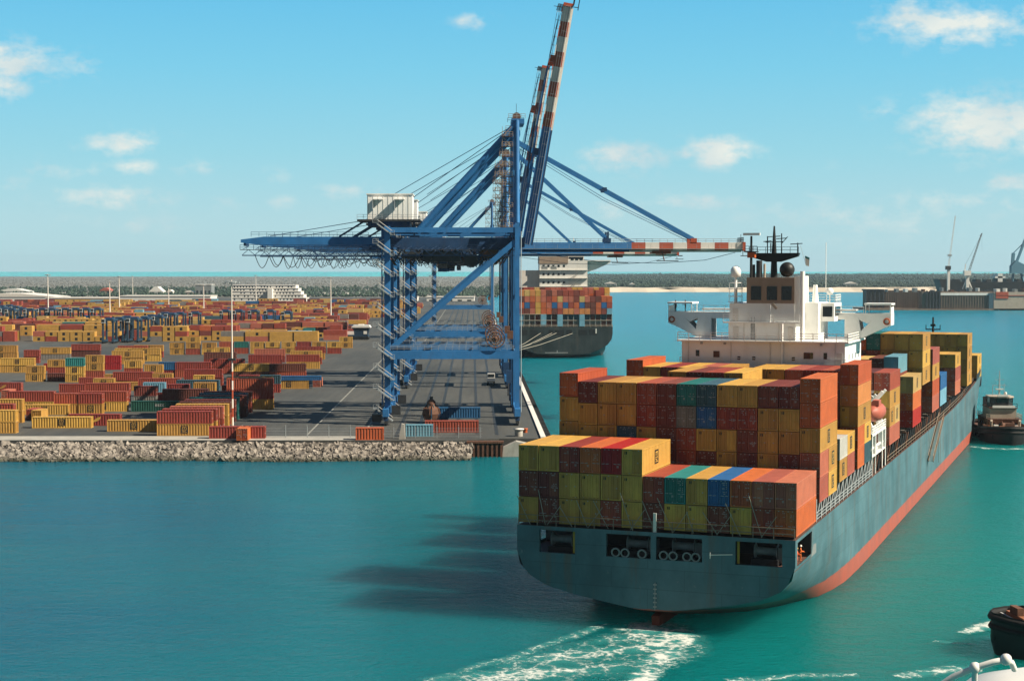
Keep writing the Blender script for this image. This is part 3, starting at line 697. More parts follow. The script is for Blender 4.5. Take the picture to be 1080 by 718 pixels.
# outboard pedestals, lashing rods and rails along the starboard and port edge
for sg in (1, -1):
    b = MB(); r2 = random.Random(5)
    for i in range(74):
        u = 13.5 + i * 3.25
        if u > 252: break
        z1 = 13.66
        pm = M['galv'] if u < 58 else M['rust'] if r2.random() < .3 else M['dark']; b.box(S(u, sg * 15.3, 11), S(u + .34, sg * 15.95, z1), pm)
        if i % 2: b.box(S(u - .5, sg * 14.6, 12.3), S(u + .9, sg * 15.5, z1 - .05), M['cover'])
        if r2.random() < .5: b.box(S(u + 1, sg * 14.2, 11), S(u + 2.2, sg * 15.2, 12.2), r2.choice((M['grey'], M['cream'], M['rust'])))
        b.bar(S(u + .2, sg * 15.9, 11.1), S(u + 3.3, sg * 15.9, 13.4), .09, .09, pm)
    b.build('container_pedestal', ship)
    b = MB(); b.rail([S(13, sg * 16.02, 11), S(58, sg * 16.02, 11)], 1.15, M['galv'], .035, 1.6, 3); b.build('deck_rail', ship)
    b = MB(); b.rail([S(74, sg * 16.02, 11), S(150, sg * 16.02, 11)], 1.1, M['tan'], .025, 2.2, 2)
    b.rail([S(150, sg * 16.0, 11), S(196, sg * 15.95, 11.7), S(232, sg * 15.6, 13.2)], 1.1, M['tan'], .025, 2.2, 2); b.build('deck_rail', ship)
b = MB(); b.rail([S(-.35, -16, 11.05), S(-.35, 16, 11.05)], 1.2, paint('rail_tan', (.42, .30, .22), .6, .1, 1), .04, 2.2, 2)
for k in range(12):
    v = -15.1 + k * 2.49; rr = random.Random(k)
    b.bar(S(-.18, v + rr.uniform(-.3, .6), 11.1), S(-.16, v - 1.5 + rr.uniform(-.5, .6), 13.8 + rr.uniform(-.6, 2)), .06, .06, M['rope'])
    if k % 2: b.bar(S(-.18, v, 11.1), S(-.16, v + 1.7, 13.5), .06, .06, M['rope'])
b.box(S(-.4, .1, 11.0), S(-.1, .45, 13.2), M['cwhite'])
b.build('stern_rail', ship)
# bow bulwark and gear
b = MB(); V = []
us2 = [u for u in US if u >= 234]
for u in us2:
    p = station(u)[-1]; V += [S(u, p[0], p[1]), S(u + .2, p[0] + .05, p[1] + 1.5)]
for u in us2: 
    p = station(u)[-1]; V += [S(u, -p[0], p[1]), S(u + .2, -p[0] - .05, p[1] + 1.5)]
K = len(us2)
b.add(V, [(2 * i, 2 * i + 2, 2 * i + 3, 2 * i + 1) for i in range(K - 1)] + [(2 * K + 2 * i, 2 * K + 2 * i + 1, 2 * K + 2 * i + 3, 2 * K + 2 * i + 2) for i in range(K - 1)], M['black']); b.build('bow_bulwark', ship)
b = MB(); b.tube([S(262, 2.8, 15), S(262, 2.8, 28)], [.5, .25], M['black']); b.bar(S(262, .9, 24.8), S(262, 4.7, 24.8), .3, .3, M['black']); b.bar(S(262, 1.0, 24.8), S(262, 1.0, 26), .2, .2, M['black']); b.bar(S(262, 4.6, 24.8), S(262, 4.6, 26), .2, .2, M['black'])
b.box(S(261.4, 2.2, 25.6), S(262.6, 3.4, 26.2), M['black']); b.box(S(261.2, 3.2, 22), S(262.8, 5.4, 22.4), M['black']); b.build('foremast', ship)

# ---- deckhouse
def win_row(b, u, vs_, w0, w1, wd): 
    for v in vs_: b.box(S(u - .03, v - wd / 2, w0), S(u + .05, v + wd / 2, w1), M['glass'])
house = MB()
house.box(S(58.6, -12.0, 11), S(73.8, 12.0, 29.9), M['bright']); house.build('lower_house', ship)
b = MB(); b.box(S(58.0, -12.6, 29.9), S(74.2, 12.6, 30.12), M['bright']); b.box(S(58.2, -12.3, 26.2), S(58.6, 12.3, 26.45), M['bright']); b.build('deck_edge', ship)
b = MB(); b.box(S(60, -5.3, 30.12), S(73, 4.6, 32.6), M['bright']); b.build('upper_house', ship)
b = MB(); b.box(S(59.4, -6.0, 32.6), S(73.6, 5.2, 32.8), M['bright']); b.build('deck_edge', ship)
b = MB(); b.box(S(60.6, -5.3, 32.8), S(73.2, 4.3, 35.5), M['bright']); b.build('bridge_house', ship)
b = MB(); b.box(S(60.6, -2.75, 35.5), S(67, 4.3, 39.3), M['tan']); b.box(S(60.7, 4.3, 32.8), S(67, 5.2, 39.5), M['bright']); b.build('funnel_house', ship)
b = MB()
for v in (-1.35, 1.0, 3.15): b.box(S(60.52, v - .75, 36.0), S(60.62, v + .75, 38.0), M['glass'])
b.build('louvre', ship)
b = MB(); win_row(b, 58.6, (-9.6,), 27.7, 28.6, .55); win_row(b, 58.6, (7.2, 9.2), 27.6, 28.5, .5)
b.build('porthole', ship)
b = MB()
for v0 in (-7.2, 6.1): b.box(S(58.5, v0, 27.5), S(58.62, v0 + .9, 28.5), M['rust'])
b.build('fire_locker', ship)
b = MB(); b.tube([S(58.3, 3.0, 26.5), S(58.3, 3.0, 32.6)], .16, M['bright'], 8); b.tube([S(59.9, 5.6, 30), S(59.9, 5.6, 40.2)], .35, M['bright'], 8)
b.tube([S(59.6, -6.5, 30), S(59.6, -6.5, 26.5)], .1, M['dark']); b.build('vent_pipe', ship)
b = MB(); b.rail([S(58.1, -12.5, 30.12), S(58.1, 12.5, 30.12)], 1.1, M['bright'], .04, 1.6, 3); b.rail([S(59.5, -6, 32.8), S(59.5, 5.2, 32.8)], 1.1, M['bright'], .04, 1.6, 3)
b.rail([S(58.3, -12.2, 26.45), S(58.3, 12.2, 26.45)], 1.1, M['bright'], .04, 1.6, 3); b.rail([S(58.3, 12.4, 30.1), S(73, 12.4, 30.1)], 1.1, M['bright'], .04, 1.6, 3)
b.rail([S(68, 5.2, 35.6), S(68, 9, 35.6), S(73, 9, 35.6)], 1.1, M['bright'], .04, 1.2, 3)
b.build('house_rail', ship)
for u, v, z0, z1 in [(58.52, x, 26.5, 29.9) for x in (-11.0, -4.6, 1.2, 10.6)] + [(59.95, x, 30.2, 32.6) for x in (-3.0, 2.2)]: b = MB(); b.bar(S(u, v, z0), S(u, v, z1), .09, .09, M['cwhite']); b.build('pipe', ship)
for v, z0 in ((-3.4, 27.3), (-1.2, 27.3), (4.6, 27.3)): b = MB(); b.box(S(58.53, v - .22, z0), S(58.63, v + .22, z0 + .5), M['glass']); b.build('porthole', ship)
for u, v, z0, h in ((59.93, -4.2, 30.15, 1.9), (59.93, 3.9, 30.15, 1.9), (58.53, 11.2, 26.5, 2.0), (60.53, -4.4, 32.85, 1.9)): b = MB(); b.box(S(u, v - .4, z0), S(u + .1, v + .4, z0 + h), M['cwhite']); b.build('door', ship)
b = MB()
for k in range(12): b.bar(S(59.9, -1.9, 30.3 + k * .2), S(59.9, -1.4, 30.3 + k * .2), .04, .04, M['grey'])
for v in (-1.9, -1.4): b.bar(S(59.9, v, 30.2), S(59.9, v, 33.6), .05, .05, M['grey'])
b.build('ladder', ship)
for v in (-9, -5.5, 8.6): b = MB(); b.box(S(58.3, v - .15, 29.5), S(58.58, v + .15, 29.8), M['galv']); b.build('deck_lamp', ship)
for u in (62, 65, 68, 71): b = MB(); b.box(S(u, 11.95, 27.4), S(u + .5, 12.04, 28.2), M['glass']); b.build('porthole', ship)
# starboard side towers beside the funnel house
b = MB(); b.box(S(64, 5.2, 30.12), S(72.5, 7.2, 35.6), M['bright']); b.box(S(66, 7.2, 32.8), S(72.5, 9.2, 35.5), M['bright']); b.box(S(65.9, 7.5, 33.5), S(65.98, 8.9, 35), M['glass']); b.box(S(66.6, 9.2, 33.6), S(71.5, 9.28, 35), M['glass'])
b.tube([S(66, 6.4, 35.6), S(66, 6.4, 38.2)], [.5, .3], M['bright'], 8); b.ball(S(68, 8.2, 37.2), .55, M['bright']); b.tube([S(68, 8.2, 35.5), S(68, 8.2, 37)], .1, M['bright']); b.build('side_tower', ship)
# bridge wings: deep triangular brackets with openings
for sg in (-1, 1):
    b = MB(); base = 5.2
    def W3(v, w, u): return S(u, sg * v, w)
    for u0, u1 in ((69.4, 69.8), (72.6, 73.0)):
        pieces = [[(5.2, 33.0), (17.0, 33.0), (17.0, 33.95), (5.2, 33.95)],
                  [(17.0, 33.0), (17.0, 32.2), (15.7, 31.7), (14.3, 33.0)], [(14.3, 33.0), (15.7, 31.7), (12.0, 29.9), (12.6, 31.3)],
                  [(11.2, 33.0), (12.3, 33.0), (12.6, 31.3), (12.0, 29.9), (11.2, 29.9)], [(12.3, 33.0), (14.3, 33.0), (13.6, 32.4)], [(10.2, 29.9), (11.2, 29.9), (11.2, 33.0), (10.2, 33.0)]]
        for P in pieces: b.prism([W3(v, w, u0) for v, w in P], (u1 - u0, 0, 0), M['bright'])
    b.box(W3(5.2, 33.6, 69.8), W3(17, 33.9, 72.6), M['bright']); b.box(W3(16.9, 32.3, 69.8), W3(17.0, 34.9, 72.6), M['bright'])
    b.prism([W3(17.0, 32.2, 69.8), W3(15.7, 31.7, 69.8), W3(12.0, 29.9, 69.8), W3(12.0, 30.1, 69.8), W3(15.7, 31.95, 69.8), W3(16.9, 32.4, 69.8)], (2.8, 0, 0), M['bright'])
    b.build('bridge_wing', ship)
    b = MB(); b.box(W3(13.1, 35.2, 69.2), W3(17.1, 35.45, 73.2), M['bright'])
    for v in (13.3, 16.9):
        for u in (69.4, 72.9): b.bar(W3(v, 33.9, u), W3(v, 35.2, u), .12, .12, M['bright'])
    b.build('wing_canopy', ship)
    b = MB(); b.tube([W3(16.4 + .42 * math.cos(t * math.pi / 6), 32.75 + .42 * math.sin(t * math.pi / 6), 69.3) for t in range(12)], .12, M['orange'], 6, True); b.build('lifebuoy', ship)
    b = MB(); b.rail([W3(6.5, 33.95, 69.5), W3(13, 33.95, 69.5)], 1.0, M['bright'], .03, 1.5, 2); b.box(W3(7.4, 34.2, 70), W3(11.8, 34.5, 72), M['bright']); b.build('wing_rail', ship)
# masts
b = MB(); b.tube([S(64, .6, 39.3), S(64, .6, 43.4), S(64, .6, 46.9)], [.55, .35, .12], M['black'], 8)
b.prism([S(63.4, -3.2, 42.9), S(63.4, 4.4, 42.9), S(63.4, 4.2, 42.4), S(63.4, 1.6, 41.6), S(63.4, -.4, 41.6), S(63.4, -2.8, 42.3)], (1.2, 0, 0), M['black'])
for v, z0, z1 in ((-.4, 42.9, 45.4), (1.7, 42.9, 45.8), (4.1, 42.9, 44.4), (.1, 43, 44.4)): b.bar(S(64, v, z0), S(64, v, z1), .14, .14, M['black'])
for v, z, w in ((.6, 45.3, .9), (.6, 44.5, 1.3), (1.7, 45.0, .8), (3.9, 44.2, .9), (-.4, 44.6, .6)): b.bar(S(64, v - w, z), S(64, v + w, z + .1), .12, .12, M['black'])
b.bar(S(64, 1.7, 44.3), S(64, 2.6, 45.3), .1, .1, M['black']); b.rail([S(63.5, -3, 42.9), S(63.5, 4.3, 42.9)], .9, M['black'], .03, 1.2, 2)
b.tube([S(62.5, -1.3, 39.3), S(62.5, -1.3, 41.8)], .45, M['dark'], 8); b.tube([S(62.5, -2.1, 39.3), S(62.5, -2.1, 41.2)], .2, M['dark'], 8); b.tube([S(62.5, -.5, 39.3), S(62.5, -.5, 41.3)], .18, M['cream'], 8)
b.build('radar_mast', ship)
b = MB(); b.ball(S(62.2, 2.9, 40.45), 1.12, M['black'], 20); b.build('dish_dome', ship)
b = MB(); b.tube([S(62, -2.4, 39.3), S(62, -2.4, 45.4)], [.22, .16], M['black'], 8); b.box(S(61.8, -3.6, 45.5), S(62.2, -1.1, 45.85), M['bright']); b.box(S(61.5, -2.9, 42.2), S(62.6, -1.8, 43), M['orange']); b.box(S(61.4, -3.2, 43.0), S(62.6, -1.4, 43.15), M['black']); b.rail([S(61.4, -3.2, 43.1), S(61.4, -1.4, 43.1)], .8, M['black'], .03, .6, 2); b.build('radar_scanner', ship)
b = MB(); b.tube([S(61.5, -4.6, 32.8), S(61.5, -4.6, 39.4)], .22, M['bright'], 8)
for z in (35.6, 37.6): b.lathe([(.2, 0), (1.1, 0), (1.1, .1), (.2, .1)], S(61.5, -4.6, z), M['bright'], 12); b.tube([S(61.5 + 1.05 * math.cos(t * math.pi / 6), -4.6 + 1.05 * math.sin(t * math.pi / 6), z + .9) for t in range(12)], .05, M['bright'], 5, True)
for t in range(6): b.bar(S(61.5 + 1.05 * math.cos(t), -4.6 + 1.05 * math.sin(t), 35.6), S(61.5 + 1.05 * math.cos(t), -4.6 + 1.05 * math.sin(t), 38.5), .05, .05, M['bright'])
b.lathe([(.1, 0), (.75, .1), (.78, .9), (.7, 1.3), (.45, 1.6), (.02, 1.72)], S(61.5, -4.6, 39.3), M['bright'], 16); b.build('radome', ship)
b = MB(); b.tube([S(60.2, .9, 32.8), S(60.2, .9, 35.3)], .06, M['bright']); b.prism([S(60.2, .9, 35.4), S(60.2, 1.7, 34.6), S(60.2, 1.9, 34.9), S(60.2, 1.3, 35.6)], (.1, 0, 0), M['cream']); b.build('antenna_horn', ship)
b = MB(); b.tube([S(68, 7.6, 37), S(68, 7.6, 44.5)], .05, M['bright'], 5); b.build('whip_aerial', ship)
b = MB(); b.bar(S(64, 4.5, 44), S(63.8, 5.4, 41), .03, .03, M['rope']); b.add([S(63.9, 5.2, 42.2), S(63.7, 5.9, 41.9), S(63.9, 5.8, 40.9), S(64.0, 5.3, 41.1)], [(0, 1, 2, 3)], M['cwhite']); b.add([S(63.88, 5.2, 42.5), S(63.68, 5.9, 42.2), S(63.7, 5.9, 41.9), S(63.9, 5.2, 42.2)], [(0, 1, 2, 3)], cmat('T')); b.build('flag', ship)
# lifeboat station on the starboard side
b = MB()
for u in (58.8, 62.2, 69.2, 72.6):
    b.box(S(u, 15.3, 11), S(u + .5, 15.95, 17), M['bright']); b.bar(S(u + .25, 15.6, 16.8), S(u + .25, 14.2, 20.4), .45, .45, M['bright']); b.bar(S(u + .25, 14.2, 20.4), S(u + .25, 15.9, 22.4), .35, .4, M['bright'])
b.box(S(58.8, 12.5, 16.6), S(73.1, 15.95, 16.9), M['bright']); b.box(S(58.8, 13, 13.6), S(73.1, 15.9, 13.8), M['bright']); b.box(S(58.6, 15.5, 14.6), S(72, 15.7, 14.9), M['bright'])
b.rail([S(58.8, 15.9, 16.9), S(73.1, 15.9, 16.9)], 1.1, M['bright'], .04, 1.2, 3); b.build('lifeboat_davit', ship)
b = MB(); prof = [(-4.0, .05, .3), (-3.6, .75, .9), (-2.4, 1.2, 1.25), (0, 1.35, 1.35), (2.4, 1.2, 1.25), (3.5, .75, .95), (4.0, .05, .3)]; V = []
for x, ry, rz in prof:
    for k in range(14): t = 2 * math.pi * k / 14; V.append(S(66 + x, 15.4 + ry * math.cos(t), 19.6 + rz * math.sin(t)))
b.add(V, [(i * 14 + k, i * 14 + (k + 1) % 14, (i + 1) * 14 + (k + 1) % 14, (i + 1) * 14 + k) for i in range(6) for k in range(14)], M['pinkred'], True)
b.box(S(63.2, 14.6, 20.7), S(65.6, 16.2, 21.5), M['pinkred'])
b.build('lifeboat', ship); 
# accommodation ladder on the hull side
b = MB(); p0, p1 = S(146, 16.6, 12), S(127, 16.5, 5.5)
for dv in (0, .9): b.bar(S(146, 16.35 + dv, 12), S(127.5, 16.35 + dv, 5.6), .12, .35, paint('ladder_brown', (.30, .19, .11), .7, .2, .8)); b.bar(S(146, 16.35 + dv, 13), S(127.5, 16.35 + dv, 6.6), .08, .08, M['tan'])
for k in range(40): t = k / 39; u = 146 - 18.5 * t; z = 12 - 6.4 * t; b.box(S(u, 16.35, z), S(u + .22, 17.25, z + .05), M['tan'])
for k in range(8): t = k / 7; u = 146 - 18.5 * t; z = 12 - 6.4 * t; b.bar(S(u, 17.25, z), S(u, 17.25, z + 1), .08, .08, M['tan'])
b.build('boarding_ladder', ship)
b = MB(); b.bar(S(146.5, 16.3, 11), S(146.5, 16.3, 3.2), .07, .07, M['rope']); b.bar(S(127.6, 16.9, 5.6), S(127.6, 16.3, 12), .05, .05, M['rope']); b.build('hoist_wire', ship)

# ---- deck cargo
BAY = {0: 'stern bay', 1: 'second bay from stern', 2: 'third bay from stern', 3: 'bay behind deckhouse', 4: 'first bay past deckhouse', 5: 'second bay past deckhouse',
       6: 'third bay past deckhouse', 7: 'fourth bay past deckhouse', 8: 'fifth bay past deckhouse', 9: 'sixth bay past deckhouse', 10: 'seventh bay past deckhouse', 11: 'foremost bay near bow'}
BU = [0, 14.6, 29.0, 43.8, 75.7, 105.2, 119.0, 135.4, 149.8, 180, 208.5, 236.6]
GRP = "containers stacked on the ship's deck"
TIER = ['top', 'second from top', 'third from top', 'fourth from top', 'fifth from top']
def cargo(bay, col, tier, k, top, pitch, L=40, half=None, emb=True):
    """tier counts down from the top of the stack at height top"""
    u = BU[bay]; v = (col - 6) * 2.49
    if col == 6: cn = 'middle column'
    elif col == 0: cn = 'port edge column'
    elif col == 12: cn = 'starboard edge column'
    else: cn = ('%s column from port' % ORD[col]) if col < 6 else ('%s column from starboard' % ORD[12 - col])
    H = round(pitch - .075, 2)
    uc = u + LEN[L] / 2 + (6.13 if half == 'fore' else 0)
    hf = '' if half is None else (' forward' if half == 'fore' else ' aft') + ' half'
    tname = TIER[tier] + ' tier' + hf if tier else 'top tier' + hf
    lab = '%s container, %s, %s, %s' % (CC[k][0], tname, cn, BAY[bay])
    d = [0, .0, 0]
    wb = top - (tier + 1) * pitch + .02
    p = sw(uc + rnd.uniform(-.04, .04), v + rnd.uniform(-.015, .015), wb)
    em = [-1] if (col >= 11 or (bay == 0 and col == 5)) else None
    container(p, SROT, L, H, k, lab, GRP, True, em)
def rows(bay, top, pitch, table, c0=0):
    for t, row in enumerate(table):
        for i, k in enumerate(row):
            if k != '.': cargo(bay, c0 + i, t, k, top if not isinstance(top, dict) else top.get(c0 + i, top['d']), pitch if not isinstance(pitch, dict) else pitch.get(c0 + i, pitch['d']))
# stern bay: six columns three high on the port side, seven columns two high
for t, row in enumerate(('YYDGDY', 'DDYYYY', 'YDYYRY')):
    for c, k in enumerate(row): cargo(0, c, t, 'RO'[0] if (t == 0 and c == 2) else ('O' if t == 0 and c == 3 else ('E' if t == 0 and c == 4 else k)), 20.3, 3.0)
for t, row in enumerate(('RTYBOKK', 'DYYDYRO')):
    for c, k in enumerate(row): cargo(0, 6 + c, t, k, 17.3, 3.0)
# second bay
tp = {'d': 26.75, 0: 27.75, 12: 27.75}; pt = {'d': 2.68, 0: 2.98, 12: 2.93}
rows(1, tp, pt, ('ODYYRDTNYYDDO', 'YYYYRDGBRRYYO', 'YYYNYDRYYDYYY', '....RDRDYDYD.', '........YDDM.'))
for t in (3, 4):
    cargo(1, 12, t, 'K', tp[12], pt[12], 20, 'aft'); cargo(1, 12, t, 'Y', tp[12], pt[12], 20, 'fore')
for t in (3, 4): cargo(1, 0, t, 'YR'[t - 3], tp[0], pt[0]); cargo(1, 1, t, 'RY'[t - 3], tp['d'], pt['d'])
# third bay
rows(2, 27.3, 2.7, ('YDRY', 'DRYR'), 4)
rows(2, 21.9, 2.7, ('YRKY', 'RDYY', 'YYRD'), 0)
rows(2, 24.6, 2.7, ('RMDK', '...D', '...M'), 8)
cargo(2, 12, 0, 'W', 19.3, 2.78, 20, 'aft'); cargo(2, 12, 0, 'Y', 19.3, 2.78, 20, 'fore'); cargo(2, 12, 1, 'Y', 19.3, 2.78, 20, 'aft'); cargo(2, 12, 1, 'K', 19.3, 2.78, 20, 'fore')
# fourth bay
tp = {'d': 26.95, 0: 27.85, 12: 27.8}; pt = {'d': 2.7, 0: 2.82, 12: 2.82}
rows(3, tp, pt, ('OYRYKY.YYKRRO', 'D..........DP', '...........RY'))
cargo(3, 12, 3, 'O', tp[12], 2.82, 20, 'aft'); cargo(3, 12, 3, 'Y', tp[12], 2.82, 20, 'fore'); cargo(3, 12, 4, 'O', tp[12], 2.82, 20, 'aft'); cargo(3, 12, 4, 'N', tp[12], 2.82, 20, 'fore')
for t in range(1, 5):
    if t > 1: cargo(3, 0, t, 'YRRY'[t - 1], tp[0], 2.82)
# ahead of the deckhouse
rows(4, 24.8, 2.78, ('MR', '.Y', '..', '.K'), 11)
cargo(4, 12, 2, 'Y', 24.8, 2.78, 20, 'aft'); cargo(4, 12, 2, 'A', 24.8, 2.78, 20, 'fore')
rows(5, {'d': 25.7, 12: 22.4, 10: 25.4, 9: 25.2, 8: 25.2}, {'d': 2.95, 12: 2.9}, ('KAMLA', '...DO', '....E'), 8)
rows(6, 29.1, 3.05, ('OTYYY', 'MRYYY', 'DMMYY'), 8)
rows(7, 25.65, 2.98, ('MK', '.Y', '.O', '.K'), 11)
rows(8, 20.0, 3.1, ('B', 'L'), 12)
rows(9, 22.5, 2.92, ('YYY', 'MMK', 'DDK'), 10)
rows(10, 25.7, 2.98, ('YYYY', 'YYYY', '...Y', '...Y'), 9)
rows(11, 19.5, 2.88, ('YY', 'MY'), 11)

# ================================================================== PEOPLE
def person(loc, rz, cloth, label, helmet=None, reach=0.0, lean=0.0):
    m, nt, bs = nodes_of('clothing'); N, L = nt.nodes, nt.links
    tc = N.new('ShaderNodeTexCoord'); sp = N.new('ShaderNodeSeparateXYZ'); L.new(tc.outputs['Object'], sp.inputs[0])
    r = N.new('ShaderNodeValToRGB'); mr = N.new('ShaderNodeMath'); mr.operation = 'DIVIDE'; L.new(sp.outputs[2], mr.inputs[0]); mr.inputs[1].default_value = 1.8; L.new(mr.outputs[0], r.inputs[0]); r.color_ramp.interpolation = 'CONSTANT'
    e = r.color_ramp.elements; e[0].position = 0; e[0].color = (.03, .025, .02, 1); e[1].position = .05; e[1].color = (*cloth, 1)
    x = e.new(.83); x.color = (.30, .16, .10, 1)
    L.new(r.outputs[0], bs.inputs['Base Color']); bs.inputs['Roughness'].default_value = .8
    p = empty('person', loc, rz, label, 'person')
    V = [(0, 0, .95, .15), (0 + lean * .3, 0, 1.15, .145), (lean * .7, 0, 1.36, .165), (lean, 0, 1.50, .065), (lean + .01, 0, 1.58, .085), (lean + .02, 0, 1.68, .10), (lean + .01, 0, 1.75, .075)]
    E = [(0, 1), (1, 2), (2, 3), (3, 4), (4, 5), (5, 6)]
    for s in (1, -1):
        k = len(V)
        V += [(0, s * .10, .88, .11), (.05, s * .11, .50, .07), (0, s * .12, .09, .05), (.16, s * .13, .05, .045)]; E += [(0, k), (k, k + 1), (k + 1, k + 2), (k + 2, k + 3)]
        k = len(V)
        V += [(lean * .8, s * .20, 1.40, .06), (lean * .6 + .06, s * .27, 1.14, .048), (lean + .2 + reach, s * .22, 1.0 + reach * .6, .036), (lean + .29 + reach, s * .21, .97 + reach * .7, .034)]; E += [(2, k), (k, k + 1), (k + 1, k + 2), (k + 2, k + 3)]
    me = bpy.data.meshes.new('body'); me.from_pydata([v[:3] for v in V], E, []); o = bpy.data.objects.new('body', me); COL.objects.link(o); o.parent = p
    o.modifiers.new('skin', 'SKIN'); 
    for i, v in enumerate(V): me.skin_vertices[0].data[i].radius = (v[3], v[3])
    me.skin_vertices[0].data[0].use_root = True
    sb = o.modifiers.new('sub', 'SUBSURF'); sb.levels = 1; sb.render_levels = 2; me.materials.append(m)
    b = MB()
    if helmet: b.lathe([(.165, 1.70), (.135, 1.71), (.125, 1.78), (.08, 1.84), (.01, 1.86)], (lean + .02, 0, 0), helmet, 12); b.build('helmet', p)
    else: b.lathe([(.105, 1.66), (.118, 1.73), (.1, 1.80), (.02, 1.83)], (lean - .005, 0, 0), M['black'], 12); b.build('hair', p)
    return p
person(sw(4.6, 15.3, 7.6), SROT - 1.7, (.75, .13, .02), 'crew member in orange coveralls and yellow helmet nearer the transom at the quarter opening', M['yellow'], .1, .06)
person(sw(6.4, 15.4, 7.6), SROT - 1.2, (.78, .17, .03), 'crew member in orange coveralls and white helmet further from the transom at the opening', M['white'], .15, .04)
person(sw(70.6, -16.1, 33.9), SROT + 1.2, (.03, .035, .045), 'person in dark clothes at the outer end of the port bridge wing', None, .1, .05)
person(sw(70.8, -14.6, 33.9), SROT + 1.9, (.025, .03, .03), 'person in dark clothes on the inner side of the port wing canopy', None, .2, .04)
# ================================================================== CRANES (x across the quay, waterside +, origin under the middle of the frame)
XL, XR = -15.6, 15.6; YF = 8.5; ZG = 43.0
def crane_parts(root, up, prow=0):
    c, dk = M['crane'], M['craned']
    for y in (-YF, YF):
        b = MB(); b.box((XL - .35, y - .7, 2.2), (XL + 1.0, y + .7, 47.2), c)
        for z in range(4, 46, 6): b.bar((XL - .9, y, z), (XL - .3, y, z + 3), .16, .16, M['galv'])
        b.tube([(XL - .95, y, 2.4), (XL - .95, y, 47)], .16, c); b.build('leg', root)
        b = MB(); b.box((XR - .55, y - .7, 2.2), (XR + .55, y + .7, 48), c); b.tube([(XR, y, 48), (XR, y * .55, 72.6)], .6, c, 8); b.tube([(XR - 1.1, y, 3), (XR - 1.1, y, 46)], .14, dk); b.tube([(XR + .9, y * 1.02, 3), (XR + .9, y * 1.02, 46)], .12, M['galv']); b.build('leg', root)
        b = MB(); b.box((XL + 1.0, y - .7, 15.7), (XR - .55, y + .7, 17.6), c); b.build('portal_beam', root)
        b = MB(); b.rail([(XL + 1, y - .6, 17.8), (XR - .8, y - .6, 17.8)], 1.1, M['galv'], .04, 1.6, 3); b.build('walkway_rail', root)
        b = MB(); b.box((XL + 1.0, y - .55, 45.7), (XR - .55, y + .55, 46.9), c); b.build('tie_beam', root)
        b = MB(); b.bar((XL + 1.2, y, 18.2), (XR - .5, y, 43.6), .9, 1.2, c); b.build('diagonal_brace', root)
    for x in (XL + .3, XR):
        for z0, z1 in ((17.4, 30.5), (30.5, 44.5)):
            for sg in (-1, 1): b = MB(); b.tube([(x, -sg * (YF - .7), z0), (x, sg * (YF - .7), z1)], .28, c, 6); b.build('cross_brace', root)
    for x in (XL, XR):
        b = MB(); b.box((x - .7, -YF - 3.5, 2.2), (x + .7, YF + 3.5, 4.0), c); b.build('sill_beam', root)
        b = MB(); b.box((x - .6, -YF + .75, 15.8), (x + .6, YF - .75, 17.4), c); b.build('cross_beam', root)
        b = MB(); b.box((x - .9, -YF + .75, 44.9), (x + .9, YF - .75, 47.0), c); b.build('cross_beam', root)
        for y in (-YF, YF):
            b = MB(); b.box((x - .5, y - 3.2, 1.2), (x + .5, y + 3.2, 2.2), M['craned'])
            for k in (-2.6, -1.5, -.5, .5, 1.5, 2.6): b.lathe([(.01, -.25), (.5, -.25), (.5, .25), (.01, .25)], (x, y + k, .5), M['dark'], 10, 'X', False)
            b.box((x - .35, y - 3.2, .5), (x + .35, y + 3.2, 1.2), M['dark']); b.build('bogie', root)
    # main girder with backreach
    for y in (-3.6, 3.6):
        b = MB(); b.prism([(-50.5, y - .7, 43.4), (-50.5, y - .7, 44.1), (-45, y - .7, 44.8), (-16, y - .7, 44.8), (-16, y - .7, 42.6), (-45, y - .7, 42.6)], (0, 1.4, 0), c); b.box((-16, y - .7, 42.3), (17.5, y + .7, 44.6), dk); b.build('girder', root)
    b = MB()
    for x in range(-50, 17, 5): b.box((x, -2.9, 42.6), (x + .5, 2.9, 43.8), dk)
    b.box((-50.5, -5.6, 41.6), (16, -4.4, 41.75), M['dark']); b.rail([(-50.5, -5.6, 41.7), (16, -5.6, 41.7)], 1.1, dk, .05, 1.6, 2)
    b.rail([(-48, -4.3, 44.8), (-20, -4.3, 44.8)], 1.1, dk, .04, 1.8, 2)
    for x in range(-50, 16, 3): b.bar((x, -5, 41.7), (x + 1.5, -4.2, 42.6), .12, .12, dk)
    for x in range(-50, 14, 3): b.bar((x, -5.5, 40.4), (x + 1.5, -5.5, 41.7), .12, .12, dk); b.bar((x + 1.5, -5.5, 41.7), (x + 3, -5.5, 40.4), .12, .12, dk)
    b.bar((-50, -5.5, 40.3), (15, -5.5, 40.3), .2, .25, dk); b.build('catwalk', root)
    b = MB(); x = -47.0
    for k in range(13):
        w = rnd.uniform(2.0, 4.2); dp = rnd.uniform(1.2, 3.2); b.tube([(x + w * t / 8, -4.9, 40.3 - dp * math.sin(math.pi * t / 8)) for t in range(9)], .09, M['dark'], 5); x += w
    b.build('festoon_cable', root)
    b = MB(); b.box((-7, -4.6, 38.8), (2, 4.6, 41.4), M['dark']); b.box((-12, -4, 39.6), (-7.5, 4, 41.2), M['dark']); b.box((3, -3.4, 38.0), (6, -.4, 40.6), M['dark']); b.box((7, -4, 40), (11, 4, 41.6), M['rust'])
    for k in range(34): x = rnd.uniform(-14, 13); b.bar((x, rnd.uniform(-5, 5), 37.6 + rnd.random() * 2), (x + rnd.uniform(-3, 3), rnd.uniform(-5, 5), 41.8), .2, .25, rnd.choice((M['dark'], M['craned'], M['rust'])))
    b.build('trolley', root)
